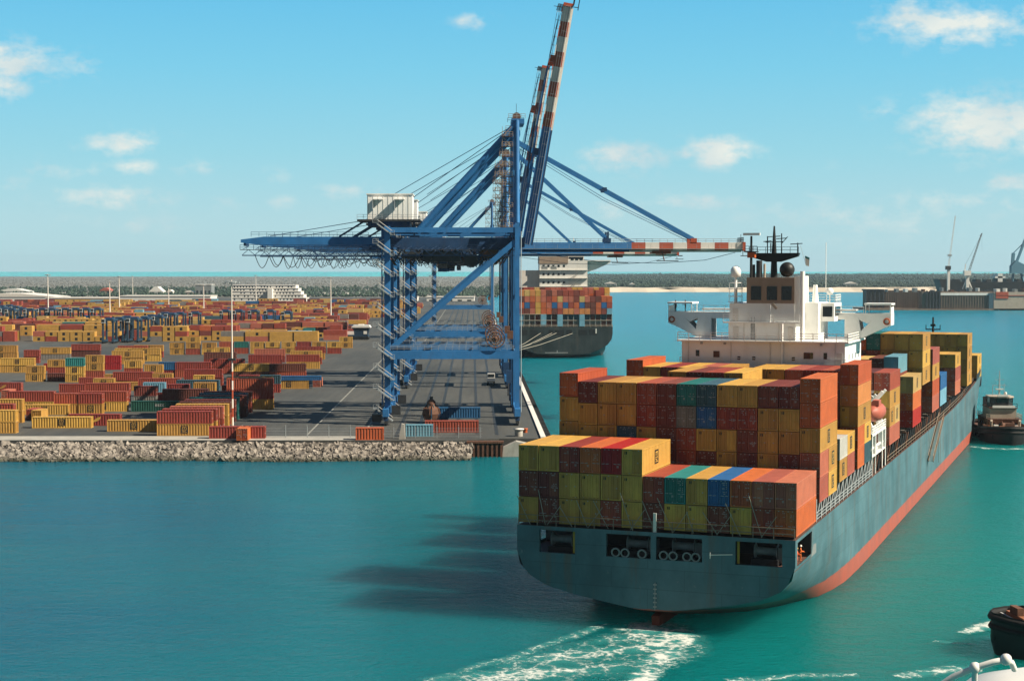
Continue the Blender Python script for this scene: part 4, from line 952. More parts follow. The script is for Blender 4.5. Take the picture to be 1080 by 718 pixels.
    b = MB(); b.box((-3.4, -2.0, 36.4), (-1.2, 1.0, 38.8), M['craned']); b.box((-3.5, -2.08, 37.2), (-1.1, -1.98, 38.4), M['glass']); b.build('operator_cab', root)
    # machine house
    b = MB(); b.box((-20.2, -5.2, 48.9), (-9.4, 5.2, 54.8), M['bright'])
    for k in range(9): b.box((-20.2 + .2 + k * 1.2, -5.26, 49), (-20.2 + .32 + k * 1.2, -5.2, 54.7), M['white'])
    b.box((-20.4, -5.4, 54.8), (-9.2, 5.4, 55.05), M['white']); mh = b.build('machine_house', root)
    b = MB()
    for x in (-18.8, -13.6): b.box((x, -7.9, 51.2), (x + .12, -5.26, 53.6), M['galv']); b.box((x, -7.9, 53.6), (x + 2.4, -5.26, 53.72), M['bright'])
    b.build('awning', mh)
    b = MB(); b.box((-22.5, -7, 48.4), (-7.5, 7, 48.88), M['dark']); b.rail([(-22.5, -7, 48.9), (-7.5, -7, 48.9)], 1.1, M['galv'], .04, 1.5, 2); b.bar((-21, -5, 48.4), (-27, -4, 44.8), .4, .4, dk); b.bar((-17, -5, 48.4), (-23, -4, 44.8), .4, .4, dk); b.bar((-9, -5, 48.4), (-9, -4, 44.8), .4, .4, dk); b.box((-20, -6, 47.2), (-10, 6, 48.4), M['craned']); b.build('house_platform', root)
    # backstays to the mast head
    for y in (-1, 1):
        b = MB(); b.tube([(-8.5, y * 3.6, 46), (XR - .3, y * 4.4, 71.6)], .75, c, 8); b.build('backstay', root)
    b = MB(); b.tube([(-20, 2, 47), (XR, 3, 72.2)], .08, dk, 4); b.tube([(-44, 0, 45), (-20, 0, 49), ], .08, dk, 4); b.tube([(-14, -2, 55), (XR, -2, 72)], .08, dk, 4); b.tube([(-6, -2, 55), (XR, -2, 69)], .06, dk, 4); b.build('hoist_rope', root)
    # mast head
    b = MB(); b.box((XR - 1.3, -4.6, 71.8), (XR + 1.8, 5.2, 73), c); b.rail([(XR - 2, -5.2, 73), (XR + 2, -5.2, 73)], 1.1, M['galv'], .05, 1, 2); b.rail([(XR - 2, 5.2, 73), (XR + 2, 5.2, 73)], 1.1, M['galv'], .05, 1, 2)
    for y in (-3, 0, 3): b.lathe([(.01, -.3), (1, -.3), (1, .3), (.01, .3)], (XR, y, 73.6), M['rust'], 12, 'Y', False)
    b.bar((XR, 0, 73), (XR, 0, 77), .1, .1, M['galv']); b.build('mast_head', root)
    b = MB(); b.box((XR - 1, -4, 59.6), (XR + 1, 4, 60.8), c); b.build('cross_beam', root)
    # stair towers: landside leg and waterside mast
    b = MB(); x0, x1, y = XL - 2.3, XL + 1.6, -YF - 1.2; z = 1.0; k = 0
    while z < 46:
        xa, xb = (x1, x0) if k % 2 == 0 else (x0, x1); zz = z + 2.0 if k % 2 else z + 2.9
        if k % 2 == 0:
            b.bar((xa, y, z), (xb, y, zz), .9, .3, M['galv']); b.bar((xa, y - .45, z + 1), (xb, y - .45, zz + 1), .09, .14, M['cwhite'])
            b.box((x0 - .7, y - .6, zz), (x0 + .6, y + 1.0, zz + .1), M['galv']); b.rail([(x0 - .7, y - .6, zz), (x0 + .6, y - .6, zz)], 1.1, M['galv'], .04, .7, 2)
        else:
            b.bar((xa, y + .9, z), (xb, y + .9, zz), .7, .12, M['galv'])
            b.box((x1 - .4, y - .6, zz), (x1 + .5, y + 1.0, zz + .1), M['galv']); b.rail([(x1 - .4, y - .6, zz), (x1 + .5, y - .6, zz)], 1.1, M['galv'], .04, .6, 2)
        z = zz; k += 1
    b.build('stair_tower', root)
    b = MB(); z = 47.0; k = 0; y = -5.6
    while z < 71:
        b.box((XR - 3.6, y - .8, z), (XR - 1.0, y + .8, z + .12), M['rust']); b.rail([(XR - 3.6, y - .8, z), (XR - 1.0, y - .8, z)], 1.1, M['tan'], .05, .8, 2)
        b.bar((XR - 3.4, y, z), (XR - 1.3, y, z + 2.4), .5, .14, M['tan']) if k % 2 else b.bar((XR - 1.3, y, z), (XR - 3.4, y, z + 2.4), .5, .14, M['tan'])
        z += 2.4; k += 1
    b.bar((XR - 3.5, y - .8, 47), (XR - 3.5, y - .5, 71), .1, .1, M['tan']); b.build('mast_ladder', root)
    # cable reel on the waterside legs
    rl = MB(); cx, cz, cy = XR - 5.2, 20.6, -YF - 1.2
    for r_ in (.8, 1.5, 2.2): rl.tube([(cx + r_ * math.cos(t * math.pi / 12), cy, cz + r_ * math.sin(t * math.pi / 12)) for t in range(24)], .14, M['rust'], 5, True)
    for t in range(16): rl.bar((cx, cy, cz), (cx + 2.2 * math.cos(t * math.pi / 8), cy, cz + 2.2 * math.sin(t * math.pi / 8)), .1, .12, M['tan'])
    rl.lathe([(.01, -.5), (.5, -.5), (.5, .5), (.01, .5)], (cx, cy, cz), M['rust'], 10, 'Y'); rl.bar((cx, cy, cz), (cx, -YF - .5, 17.9), .3, .3, dk)
    rl.build('cable_reel', root)
    for lo, hi, mt in (((XR - 2.6, -YF - 1.6, 10), (XR - 1.2, -YF + .2, 13), 'craned'), ((XR - 2.4, -YF - 1.5, 20.5), (XR - 1.0, -YF + .2, 22.4), 'rust'), ((XL + 1.2, -YF - 1, 2.4), (XL + 3.4, -YF + .6, 4.6), 'dark'), ((XL - 3.4, -YF - 1, .8), (XL - 1.2, -YF + 1, 2.6), 'dark')):
        b = MB(); b.box(lo, hi, M[mt]); b.build('electrical_cabinet', root)
    # boom, hinged on the waterside
    Lb = 57.5; b = MB()
    nb = 8; xs_ = [0, 28.5] + [28.5 + (Lb - 28.5) * (i + 1) / nb for i in range(nb)]
    for i in range(len(xs_) - 1):
        mt = c if i == 0 else (M['red'] if i % 2 else M['cwhite'])
        for y in (-3.6, 3.6): b.box((xs_[i], y - .6, -1.0), (xs_[i + 1], y + .6, 1.0), mt)
    for i in range(12): x = 2 + i * 4.9; b.box((x, -3, -.5), (x + .4, 3, .5), c if x < 28 else M['cwhite'])
    b.box((0, -5.4, -.7), (Lb, -4.25, -.6), M['galv']); b.rail([(0, -5.4, -.6), (Lb, -5.4, -.6)], 1.1, M['galv'], .022, 3.0, 2); b.rail([(0, 5.2, 1.0), (Lb, 5.2, 1.0)], 1.1, M['galv'], .05, 2.0, 2)
    b.box((0, -2.6, -1.5), (28, -2.2, -1.02), M['craned']); b.box((28, -2.6, -1.5), (Lb, -2.2, -1.02), M['cwhite'])
    bm_ = b.build('boom', root, (XR + 2.4, 0, ZG))
    b = MB(); b.box((Lb, -4.8, -1.2), (Lb + .8, 4.8, 1.1), M['red']); b.box((Lb + .8, -4.6, -1.5), (Lb + 2.0, -1.5, -1.2), M['dark']); b.rail([(Lb + .2, -4.8, 1.1), (Lb + .2, 4.8, 1.1)], 1.2, M['dark'], .06, 1.2, 2); b.bar((Lb + .3, 0, 1.1), (Lb + .3, 0, 3.2), .12, .12, M['dark']); b.box((Lb - .6, -5.6, -2.6), (Lb + 2.2, -4.9, -2.4), M['dark']); b.bar((Lb, -5.2, -2.5), (Lb, -5, -1), .15, .15, M['dark']); b.build('boom_tip', bm_)
    for x in (21.5, 44):
        for y in (-4.3, 3.0): b = MB(); b.box((x, y, 1.0), (x + 1.6, y + 1.3, 2.1), M['craned'] if x < 30 else M['red']); b.build('stay_lug', bm_)
    if up:
        bm_.rotation_euler = (0, -R(80.2), 0)
        b = MB()      # folded stays lie along the raised boom
        for y in (-3.6, 3.6): b.bar((2, y, 1.7), (27, y, 2.2), .5, .35, c); b.bar((27, y, 2.4), (43, y, 2.2), .4, .3, c); b.bar((XR * 0 + 16, y, 2.7), (30, y, 3.1), .35, .3, dk)
        b.tube([(0, 2, 4.2), (20, 2, 3.4), (56, 2, 1.6)], .07, dk, 4); b.tube([(1, -2, 5.5), (56, -2, 1.4)], .06, dk, 4)
        b.build('folded_stay', bm_)
    else:
        for y in (-3.6, 3.6):
            b = MB(); h = Vector((XR + 2.4, 0, ZG)); e1, e2 = h + Vector((44.8, y, 2)), h + Vector((22.3, y, 2)); ap = Vector((XR + .6, y * 1.1, 70.6))
            b.bar(ap, ap.lerp(e1, .5), .5, .62, c); b.bar(ap.lerp(e1, .5), e1, .5, .62, c); b.box(tuple(ap.lerp(e1, .5) - Vector((.5, .45, .5))), tuple(ap.lerp(e1, .5) + Vector((.5, .45, .5))), dk)
            b.tube([ap - Vector((0, 0, 1)), ap.lerp(e1, .5) - Vector((0, 0, 2.4)), e1 - Vector((.5, 0, .5))], .07, dk, 4); b.build('forestay', root)
            b = MB(); b.bar(ap - Vector((0, 0, 3)), e2, .45, .55, c); b.box(tuple(e2 - Vector((.2, .3, 2))), tuple(e2 + Vector((.3, .3, 1.8))), dk); b.build('inner_stay', root)
        b = MB(); pts = [h + Vector((56, -2, -1.6)), h + Vector((48, -2, -3.6)), h + Vector((36, -2, -4.4)), h + Vector((20, -2, -4.0)), h + Vector((2, -2, -1.6))]; b.tube(pts, .07, dk, 4)
        b.box(tuple(h + Vector((34, -3, -1.9))), tuple(h + Vector((39, 3, -1.2))), M['red']); b.box(tuple(h + Vector((35, -5.6, -3.9))), tuple(h + Vector((40.6, -4.2, -3.7))), M['dark']); b.bar(tuple(h + Vector((37, -4.9, -3.8))), tuple(h + Vector((36.4, -4.4, -1.2))), .2, .2, M['rust']); b.build('trolley_rope', root)
def crane_at(d, up, label):
    o = empty('ship_to_shore_crane', (tx(-14.6, d), d + YF, TZ), TROT, label, 'gantry crane', 'blue quay cranes with red and white booms')
    crane_parts(o, up); return o
c1 = crane_at(388, True, 'nearest blue quay crane, its red and white boom raised highest')
c2 = crane_at(421, False, 'blue quay crane with the longest lowered boom, reaching towards the ship')
def crane_copy(src, d, label):
    c = copy_tree(src); c.location = (tx(-14.6, d), d + YF, TZ); c['label'] = label; return c
crane_copy(c1, 508, 'second blue quay crane with raised boom, shorter than the nearest')
crane_copy(c2, 558, 'blue quay crane with lowered boom ending short of the other lowered boom')
crane_copy(c1, 872, 'farthest blue quay crane, small raised boom behind the masts of the others')

# ================================================================== YARD CONTAINERS
YG = 'containers stacked in the terminal yard'
YROT = math.pi + TROT
def hz(n, i): return 'only' if n == 1 else ('top' if i == n - 1 else ('bottom' if i == 0 else 'middle'))
def ystack(px, py, L, cols, where, H=2.6, turn=False, extra=None, emb=True):
    g = ground(px, py, TZ); n = len(cols)
    x = g.x + (CW if turn else LEN[L]) / 2; y = g.y + (LEN[L] if turn else CW) / 2
    for i, k in enumerate(cols):
        rl = hz(n, i)
        lab = ('%s container %s' if n == 1 else '%s container, %s of the stack %s') % ((CC[k][0], where) if n == 1 else (CC[k][0], rl, where))
        r = rnd.uniform(-.01, .01)
        container((x + rnd.uniform(-.08, .08), y + rnd.uniform(-.05, .05), TZ + .02 + i * (H + .02)), (R(90) if turn else YROT) + r, L, H, k, lab, YG, True, [1] if emb else None, extra if extra and i == n - 1 else None)
SWO = ('emblem', SWOOSH); LET = ('lettering', LETTER)
YS = [
 (-41, 457, 40, 'YY', 'at the left edge of the front row'), (-41, 451, 40, 'YR', 'right behind the leftmost front row stack', 2.75), (-30, 446, 40, 'YY', 'at the left edge behind two closer stacks', 2.85),
 (27.3, 443, 20, 'R', 'standing end-on right of the leftmost yellow stacks', 2.6, True), (33, 444, 20, 'Y', 'standing end-on beside a red end-on container at left', 2.6, True),
 (34, 451.5, 45, 'Y', 'with grey roof, longest single in the front left row'), (21, 437.6, 40, 'Y', 'alone behind the long single in front left'), (57, 436.5, 20, 'YR', 'left of twin short stacks behind the front row'), (83, 436.5, 20, 'YR', 'right of twin short stacks behind the front row'),
 (73, 429, 40, 'Y', 'right behind the twin short stacks'), (24, 427, 40, 'Y', 'in the third row back at far left'), (84, 434, 40, 'YR', 'ending beside the green container'), (90, 424, 40, 'RR', 'behind the stack that ends beside the green container'),
 (72, 449, 40, 'R', 'with a yellow swoosh in the front row', 2.7, False, SWO), (113, 455, 40, 'Y', 'alone in the front row left of the big red and yellow stack'),
 (138, 434, 40, 'F', 'with white lettering behind the front row gap', 2.7, False, LET), (141, 428, 20, 'GD', 'directly behind the green lettered container', 2.65), (151, 424, 20, 'RL', 'left of the shaded brown stack', 2.7), (171, 431, 40, 'MM', 'just left of the deep red block', 2.6), (176, 425, 20, 'MR', 'behind the shaded brown stack'),
 (204, 424, 20, 'NY', 'left behind the lamp mast', 2.7), (186, 420, 40, 'NN', 'behind the short stacks left of the lamp mast'), (107, 412, 40, 'Y', 'in the long gap of the middle yard'), (83, 408, 40, 'R', 'left of the lone long one in the gap', 2.9),
 (161, 412, 20, 'RY', 'by itself in the middle of the yard'), (119, 410, 40, 'RR', 'wide, left of a single short stack mid yard'), (152, 401, 20, 'RY', 'mid yard in front of a blue-topped stack'), (167, 398, 20, 'RB', 'mid yard beside two long ones'), (185, 398, 40, 'RR', 'mid yard left of the lamp mast'), (194, 407, 40, 'RR', 'nearer, mid yard crossing the lamp mast'),
 (131, 396, 20, 'RY', 'mid yard near the bright red stack'), (69, 403, 20, 'YYT', 'with teal on top at centre left'), (90, 399, 20, 'RYY', 'three high, right of the teal topped stack'), (27, 402.5, 20, 'YY', 'alone on the open asphalt at left'), (50, 402, 20, 'M', 'lying right of the lone stack at left'), (46, 391, 20, 'E', 'behind the dark one at left'), (55, 391, 20, 'Y', 'behind the dark one at left, right of a red one'),
 (-20, 413, 40, 'R', 'at the left edge with a yellow swoosh', 2.7, False, SWO), (1, 421, 20, 'K', 'end-on at the left edge', 2.6, True), (92, 390, 40, 'EE', 'fire red and long behind the three high stack'),
 (118, 384, 40, 'YY', 'first of three staggered rows by the carriers'), (121, 381, 40, 'YY', 'second of three staggered rows by the carriers'), (124, 378, 40, 'YR', 'last of three staggered rows by the carriers'), (137, 381, 40, 'YY', 'right neighbour of three staggered rows'), (141, 377, 40, 'RY', 'behind the right neighbour of three staggered rows'),
 (179, 374, 20, 'YY', 'left of the pyramid in the far middle row'), (196, 374, 20, 'RYY', 'forming a pyramid in the far middle row'), (213, 374, 20, 'YY', 'right of the pyramid in the far middle row'),
 (231, 373, 20, 'RR', 'right of the far row lamp mast'), (247, 373, 20, 'RT', 'with teal on top in the far row'), (264, 373, 20, 'YY', 'right of the teal topped stack in the far row'), (280, 373, 20, 'MY', 'second right of the teal topped far stack'), (297, 373, 20, 'YY', 'third right of the teal topped far stack'), (313, 373, 20, 'RR', 'fourth right of the teal topped far stack'), (329, 373, 20, 'RY', 'fifth right of the teal topped far stack'), (345, 373, 20, 'RY', 'second from the road in the far row'), (358, 367, 20, 'YY', 'at the road end of the far row'),
 (221, 394, 40, 'RR', 'mid yard just right behind the lamp mast'), (246, 400, 40, 'MY', 'at the left of the long shaded pair'), (284, 400, 40, 'RM', 'right one of the long shaded pair'), (262, 389, 40, 'RR', 'behind the long shaded pair, left'), (302, 389, 40, 'YR', 'behind the long shaded pair, right end'), (306, 384, 40, 'RY', 'two rows behind the shaded pair, right end'), (268, 382, 40, 'RK', 'two rows behind the shaded pair, left'), (311, 379, 40, 'YR', 'three rows behind the shaded pair'), (215, 386, 40, 'RM', 'left of the rows behind the shaded pair'),
 (284, 410, 40, 'Y', 'beside the open asphalt road'), (274, 414, 20, 'RN', 'left of the blue one by the road'), (252, 414, 20, 'RR', 'short, second left of the one by the road'), (330, 408, 20, 'K', 'end-on at the edge of the asphalt road', 2.6, True),
 (0, 393, 40, 'YY', 'at far left beyond the bare asphalt'), (-16, 386, 40, 'YYY', 'three high at far left'), (25, 383, 20, 'RR', 'short at far left behind the bare asphalt'), (42, 380, 40, 'GY', 'long at far left near the carriers'), (75, 376, 40, 'MR', 'with dark roof near the left carriers'),
 (146, 418, 40, 'YR', 'mid yard behind the shaded brown stack'), (98, 418, 20, 'RY', 'short, before the long gap'), (204, 414, 20, 'RY', 'short, just left of the lamp mast'), (62, 414, 40, 'R', 'lone on the bare asphalt left of the long gap'), (7, 434, 40, 'YR', 'at left behind the end-on pair'), (226, 380, 20, 'YY', 'behind the mast below the teal topped stack'), (50, 395, 20, 'RY', 'left, behind the low dark one'), (110, 403, 20, 'Y', 'beside a long red one, centre of the yard'),
 (220.7, 462.5, 40, 'R', 'alone in front by the rock shore left of an orange one'),
 (374.6, 464, 20, 'O', 'alone by the fence left of the crane'), (427.5, 460.5, 20, 'L', 'by the fence right of the crane leg'), (448, 456, 40, 'R', 'long, behind the pale blue one under the crane'), (455, 441, 40, 'B', 'long and shaded under the crane'),
]
for s in YS: ystack(*s)
ystack(249.5, 464.5, 20, 'O', 'end-on at the front right of the lamp mast', 2.6, True)
# blue half-height box resting on the yellow one by the road
g = ground(297, 410, TZ); container((g.x + 6, g.y + CW / 2, TZ + 2.65), YROT, 40, 1.3, 'B', 'low blue half-height box on top of the yellow container by the road', YG, False)
# the deep block beside the lamp mast: stacks side by side
bl = ['YR', 'YR', 'RK', 'YY', 'RM', 'MD', 'TT', 'MD', 'DN', 'RM', 'YRR', 'RRY', 'RR', 'YR', 'MR']
for i, k in enumerate(bl):
    d = 361.5 + i * 6.6 + (2.5 if i > 9 else 0); x1 = -66.6 - .05 * i + rnd.uniform(-.7, .7) + (3.2 if i in (10, 11) else 0)
    if i == 0: x1 = -66.8
    for j, kk in enumerate(k):
        container((x1 - 6.1, d + 1.2, TZ + .02 + j * 2.72), YROT, 40, 2.7, kk, '%s container, %s of stack %s in the deep block by the lamp mast' % (CC[kk][0], hz(len(k), j), ['nearest', 'second', 'third', 'fourth', 'fifth', 'sixth', 'seventh', 'eighth', 'ninth', 'tenth', 'eleventh', 'twelfth', 'thirteenth', 'fourteenth', 'last'][i]), YG, True, [1] if i == 0 else None)
# the far yard and the moored ship's cargo read as one mass
fb = MB()
def quick_box(x, y, z, L, k, H=2.55, rz=TROT, w=CW):
    l = LEN[L] / 2; c, s = math.cos(rz), math.sin(rz); m = cmat(k)
    P = lambda a, b_, h: (x + a * c - b_ * s, y + a * s + b_ * c, z + h)
    t = .1
    vs = [P(a, b_, h) for h in (0, H) for a, b_ in ((-l, -w / 2), (l, -w / 2), (l, w / 2), (-l, w / 2))]
    fb.add(vs, [(0, 3, 2, 1), (4, 5, 6, 7), (0, 1, 5, 4), (1, 2, 6, 5), (2, 3, 7, 6), (3, 0, 4, 7)], m)
    if k == 'Y' and L == 20 or (k == 'Y' and rnd.random() < .4):
        fb.add([P(-.7, -w / 2 - .01, .5), P(.7, -w / 2 - .01, .5), P(.7, -w / 2 - .01, 1.95), P(-.7, -w / 2 - .01, 1.95)], [(0, 1, 2, 3)], M['black'])
r3 = random.Random(21)
PAL = 'YYYYYYYYRRRRRRKKMDDOTBNGLA'
d = 838.0
while d < 1640:
    gap = r3.choice((8, 11, 14)) if d < 1300 else r3.choice((16, 22, 28))
    xr = -78 - .05 * (d - 786) + r3.uniform(-4, 2); x = -.335 * d
    if d > 1250: xr = -64 - .02 * (d - 786)
    while x < xr - 13:
        if r3.random() < .16: x += r3.choice((14, 22, 36)); continue
        run = r3.randint(2, 8); nt_ = r3.choice((1, 2, 2, 3, 3)); L = r3.choice((20, 20, 40)); main = r3.choice('YYYRRM')
        for q in range(run):
            if x > xr - 13: break
            h = max(1, nt_ + r3.choice((0, 0, 0, -1)))
            for j in range(h):
                k = main if r3.random() < .55 else r3.choice(PAL)
                for dd in ((0,) if j < h - 1 and False else (0, 2.6)): quick_box(x + LEN[L] / 2, d + dd, TZ + .02 + j * 2.58, L, k)
            x += LEN[L] + .35
        x += r3.choice((1, 3, 6, 9))
    d += gap
# cargo on the moored ship
MX, MD_ = 23.0, 741.0
for c in range(18):
    v = (c - 8.5) * 2.5; top = 6 if c not in (0, 13, 14) else 5
    if c in (16, 17): top = 5
    for j in range(2, top): 
        k = r3.choice('RRROOKMDYYRMOKRPALB'); quick_box(MX + v, MD_ + 6.6, 14.6 + j * 2.75, 40, k, 2.65, R(90) + TROT)
    if c in (1, 5, 8, 12): 
        for j in range(2): quick_box(MX + v, MD_ + 6.6, 14.6 + j * 2.75, 40, 'L', 2.65, R(90) + TROT)
    else:
        for j in range(2): quick_box(MX + v, MD_ + 8, 14.6 + j * 2.75, 40, r3.choice('NMDG'), 2.65, R(90) + TROT)
    for j in range(6):
        if r3.random() < .9: quick_box(MX + v - .3, MD_ + 21, 14.6 + j * 2.75 + 1, 40, r3.choice('RRROKMYYAM'), 2.65, R(90) + TROT)
tag(fb.build('container_mass'), 'distant mass of small stacked containers filling the far yard and moored ship', 'containers', kind='stuff')

# ================================================================== MOORED SHIP
ms = empty('moored_ship', (MX, MD_, 0), math.pi / 2 + TROT, 'dark hulled container ship moored at the quay behind the cranes, stern on', 'container ship')
b = MB(); TR2 = [(0, 1.6), (6, 1.7), (12, 2.2), (17, 4.0), (20.5, 6.2), (22.4, 8.8), (22.8, 11), (22.8, 14.2)]; MD2 = [(0, -8), (12, -8), (20, -7), (22.4, -3), (22.8, 0), (22.8, 6), (22.8, 11), (22.8, 14.2)]
V = []; US2 = [0, 8, 18, 32, 50, 90, 160, 220, 260]
for u in US2:
    t = smooth(u / 55); t3 = max(0, (u - 200) / 60)
    for sg in (1, -1):
        for (a, wa), (c, wc) in zip(TR2, MD2): V.append(S(u, sg * (a + (c - a) * t) * (1 - t3 ** 2), wa + (wc - wa) * t))
n2 = len(TR2); F = []
for i in range(len(US2) - 1):
    for sg in (0, 1):
        for j in range(n2 - 1): a = i * 2 * n2 + sg * n2 + j; c = a + 2 * n2; F.append((a, c, c + 1, a + 1))
for j in range(n2 - 1): F.append((j, j + 1, n2 + j + 1, n2 + j))
for i in range(len(US2) - 1): a = i * 2 * n2 + n2 - 1; F.append((a, a + n2, a + 3 * n2, a + 2 * n2))
b.add(V, F, M['hull2'], False); o = b.build('hull', ms); fix_normals(o.data)
for v0, v1 in ((-20, -16), (-14.6, -11.2), (-6.4, -4.2), (-3.4, .6), (1.8, 4.2), (7.4, 11.2), (12.2, 15.6)): b = MB(); b.box(S(-.06, v0, 10.6), S(.3, v1, 13), M['black']); b.build('mooring_opening', ms)
b = MB(); b.box(S(-.08, -8, 2.5), S(.1, 2.5, 2.75), M['mark']); b.box(S(-.08, -2.6, 2.75), S(.1, -2.3, 3.7), M['mark']); b.box(S(-.1, 15, 11.4), S(.1, 15.5, 13.6), M['cwhite']); b.build('draught_mark', ms)
b = MB()
for c in range(19):
    v = (c - 9) * 2.5; b.box(S(.8, v - .16, 14.2), S(1.3, v + .16, 20.0 if c < 16 else 24), M['grey'])
for z in (14.3, 17.2, 20.0): b.box(S(.7, -22.8, z), S(1.4, 22.8, z + .22), M['cream'])
b.rail([S(.6, -22.8, 14.2), S(.6, 22.8, 14.2)], 1.1, M['cream'], .06, 2.5, 2); b.build('lashing_bridge', ms)
b = MB(); b.box(S(60, -8, 14), S(76, 15.5, 44.5), M['white']); b.box(S(62, -19, 14), S(76, -8, 40), M['cwhite']); b.build('deckhouse', ms)
b = MB()
for z in (20, 24, 28, 32, 36, 40):
    b.box(S(59.2, -8.2, z), S(60, 15.7, z + .25), M['white'])
    for v in (-6, -3.6, -1.2, 1.4, 4): b.box(S(59.92, v - .5, z + 1.6), S(60.05, v + .5, z + 2.6), M['glass'])
b.build('deck_edge', ms)
b = MB(); b.box(S(59.8, -8.2, 43.2), S(76, 6, 46.8), M['tan']); b.build('funnel', ms)
b = MB()
for v in (-5.5, -1): b.box(S(59.9, v - 1.4, 40.6), S(60.05, v + 1.4, 42.0), M['grey'])
for v in (8, 10.2, 12.4): b.box(S(59.9, v - .8, 45), S(60.1, v + .8, 46), M['glass'])
for z in (24, 28, 32, 36): b.box(S(58.8, 6.2, z), S(60, 15.5, z + .3), M['cwhite']); b.bar(S(59, 7, z), S(59, 13, z + 4), .5, .2, M['grey'])
b.build('stair_landing', ms)
b = MB(); b.prism([S(64, 15.5, 44.6), S(64, 27, 44.6), S(64, 27, 43.6), S(64, 20, 40.5), S(64, 15.5, 39)], (4, 0, 0), M['white']); b.box(S(60, 6, 44.5), S(76, 27, 45), M['white']); b.box(S(62, 6, 45), S(74, 14, 47.3), M['white']); b.box(S(61.9, 6.5, 45.6), S(62.02, 13.6, 46.6), M['glass']); b.build('bridge_wing', ms)
b = MB(); b.tube([S(66, 9, 47), S(66, 9, 56)], [.5, .2], M['white']); b.bar(S(66, 6, 52), S(66, 12, 52), .3, .3, M['white']); b.tube([S(64, 12, 47), S(64, 12, 51)], .2, M['white']); b.rail([S(60, 6, 47.3), S(60, 15, 47.3)], 1.1, M['white'], .06, 2, 2); b.build('mast', ms)
for (va, za), (pxb, pyb) in (((-10, 11.5), (-.8, 724)), ((-4.8, 11.6), (-.8, 716)), ((-2.8, 11.6), (-.6, 722)), ((4.5, 11.4), (-.8, 710))):
    b = MB(); q0 = Vector((MX + va, MD_ - .4, za)); q1 = Vector((pxb - 1.4, pyb, TZ + .4)); b.tube([q0, q0.lerp(q1, .5) - Vector((0, 0, .6)), q1], .11, M['rope'], 5)
    o = b.build('mooring_rope'); tag(o, 'pale mooring rope from the dark moored ship to the quay', 'rope', 'mooring ropes of the moored ship')

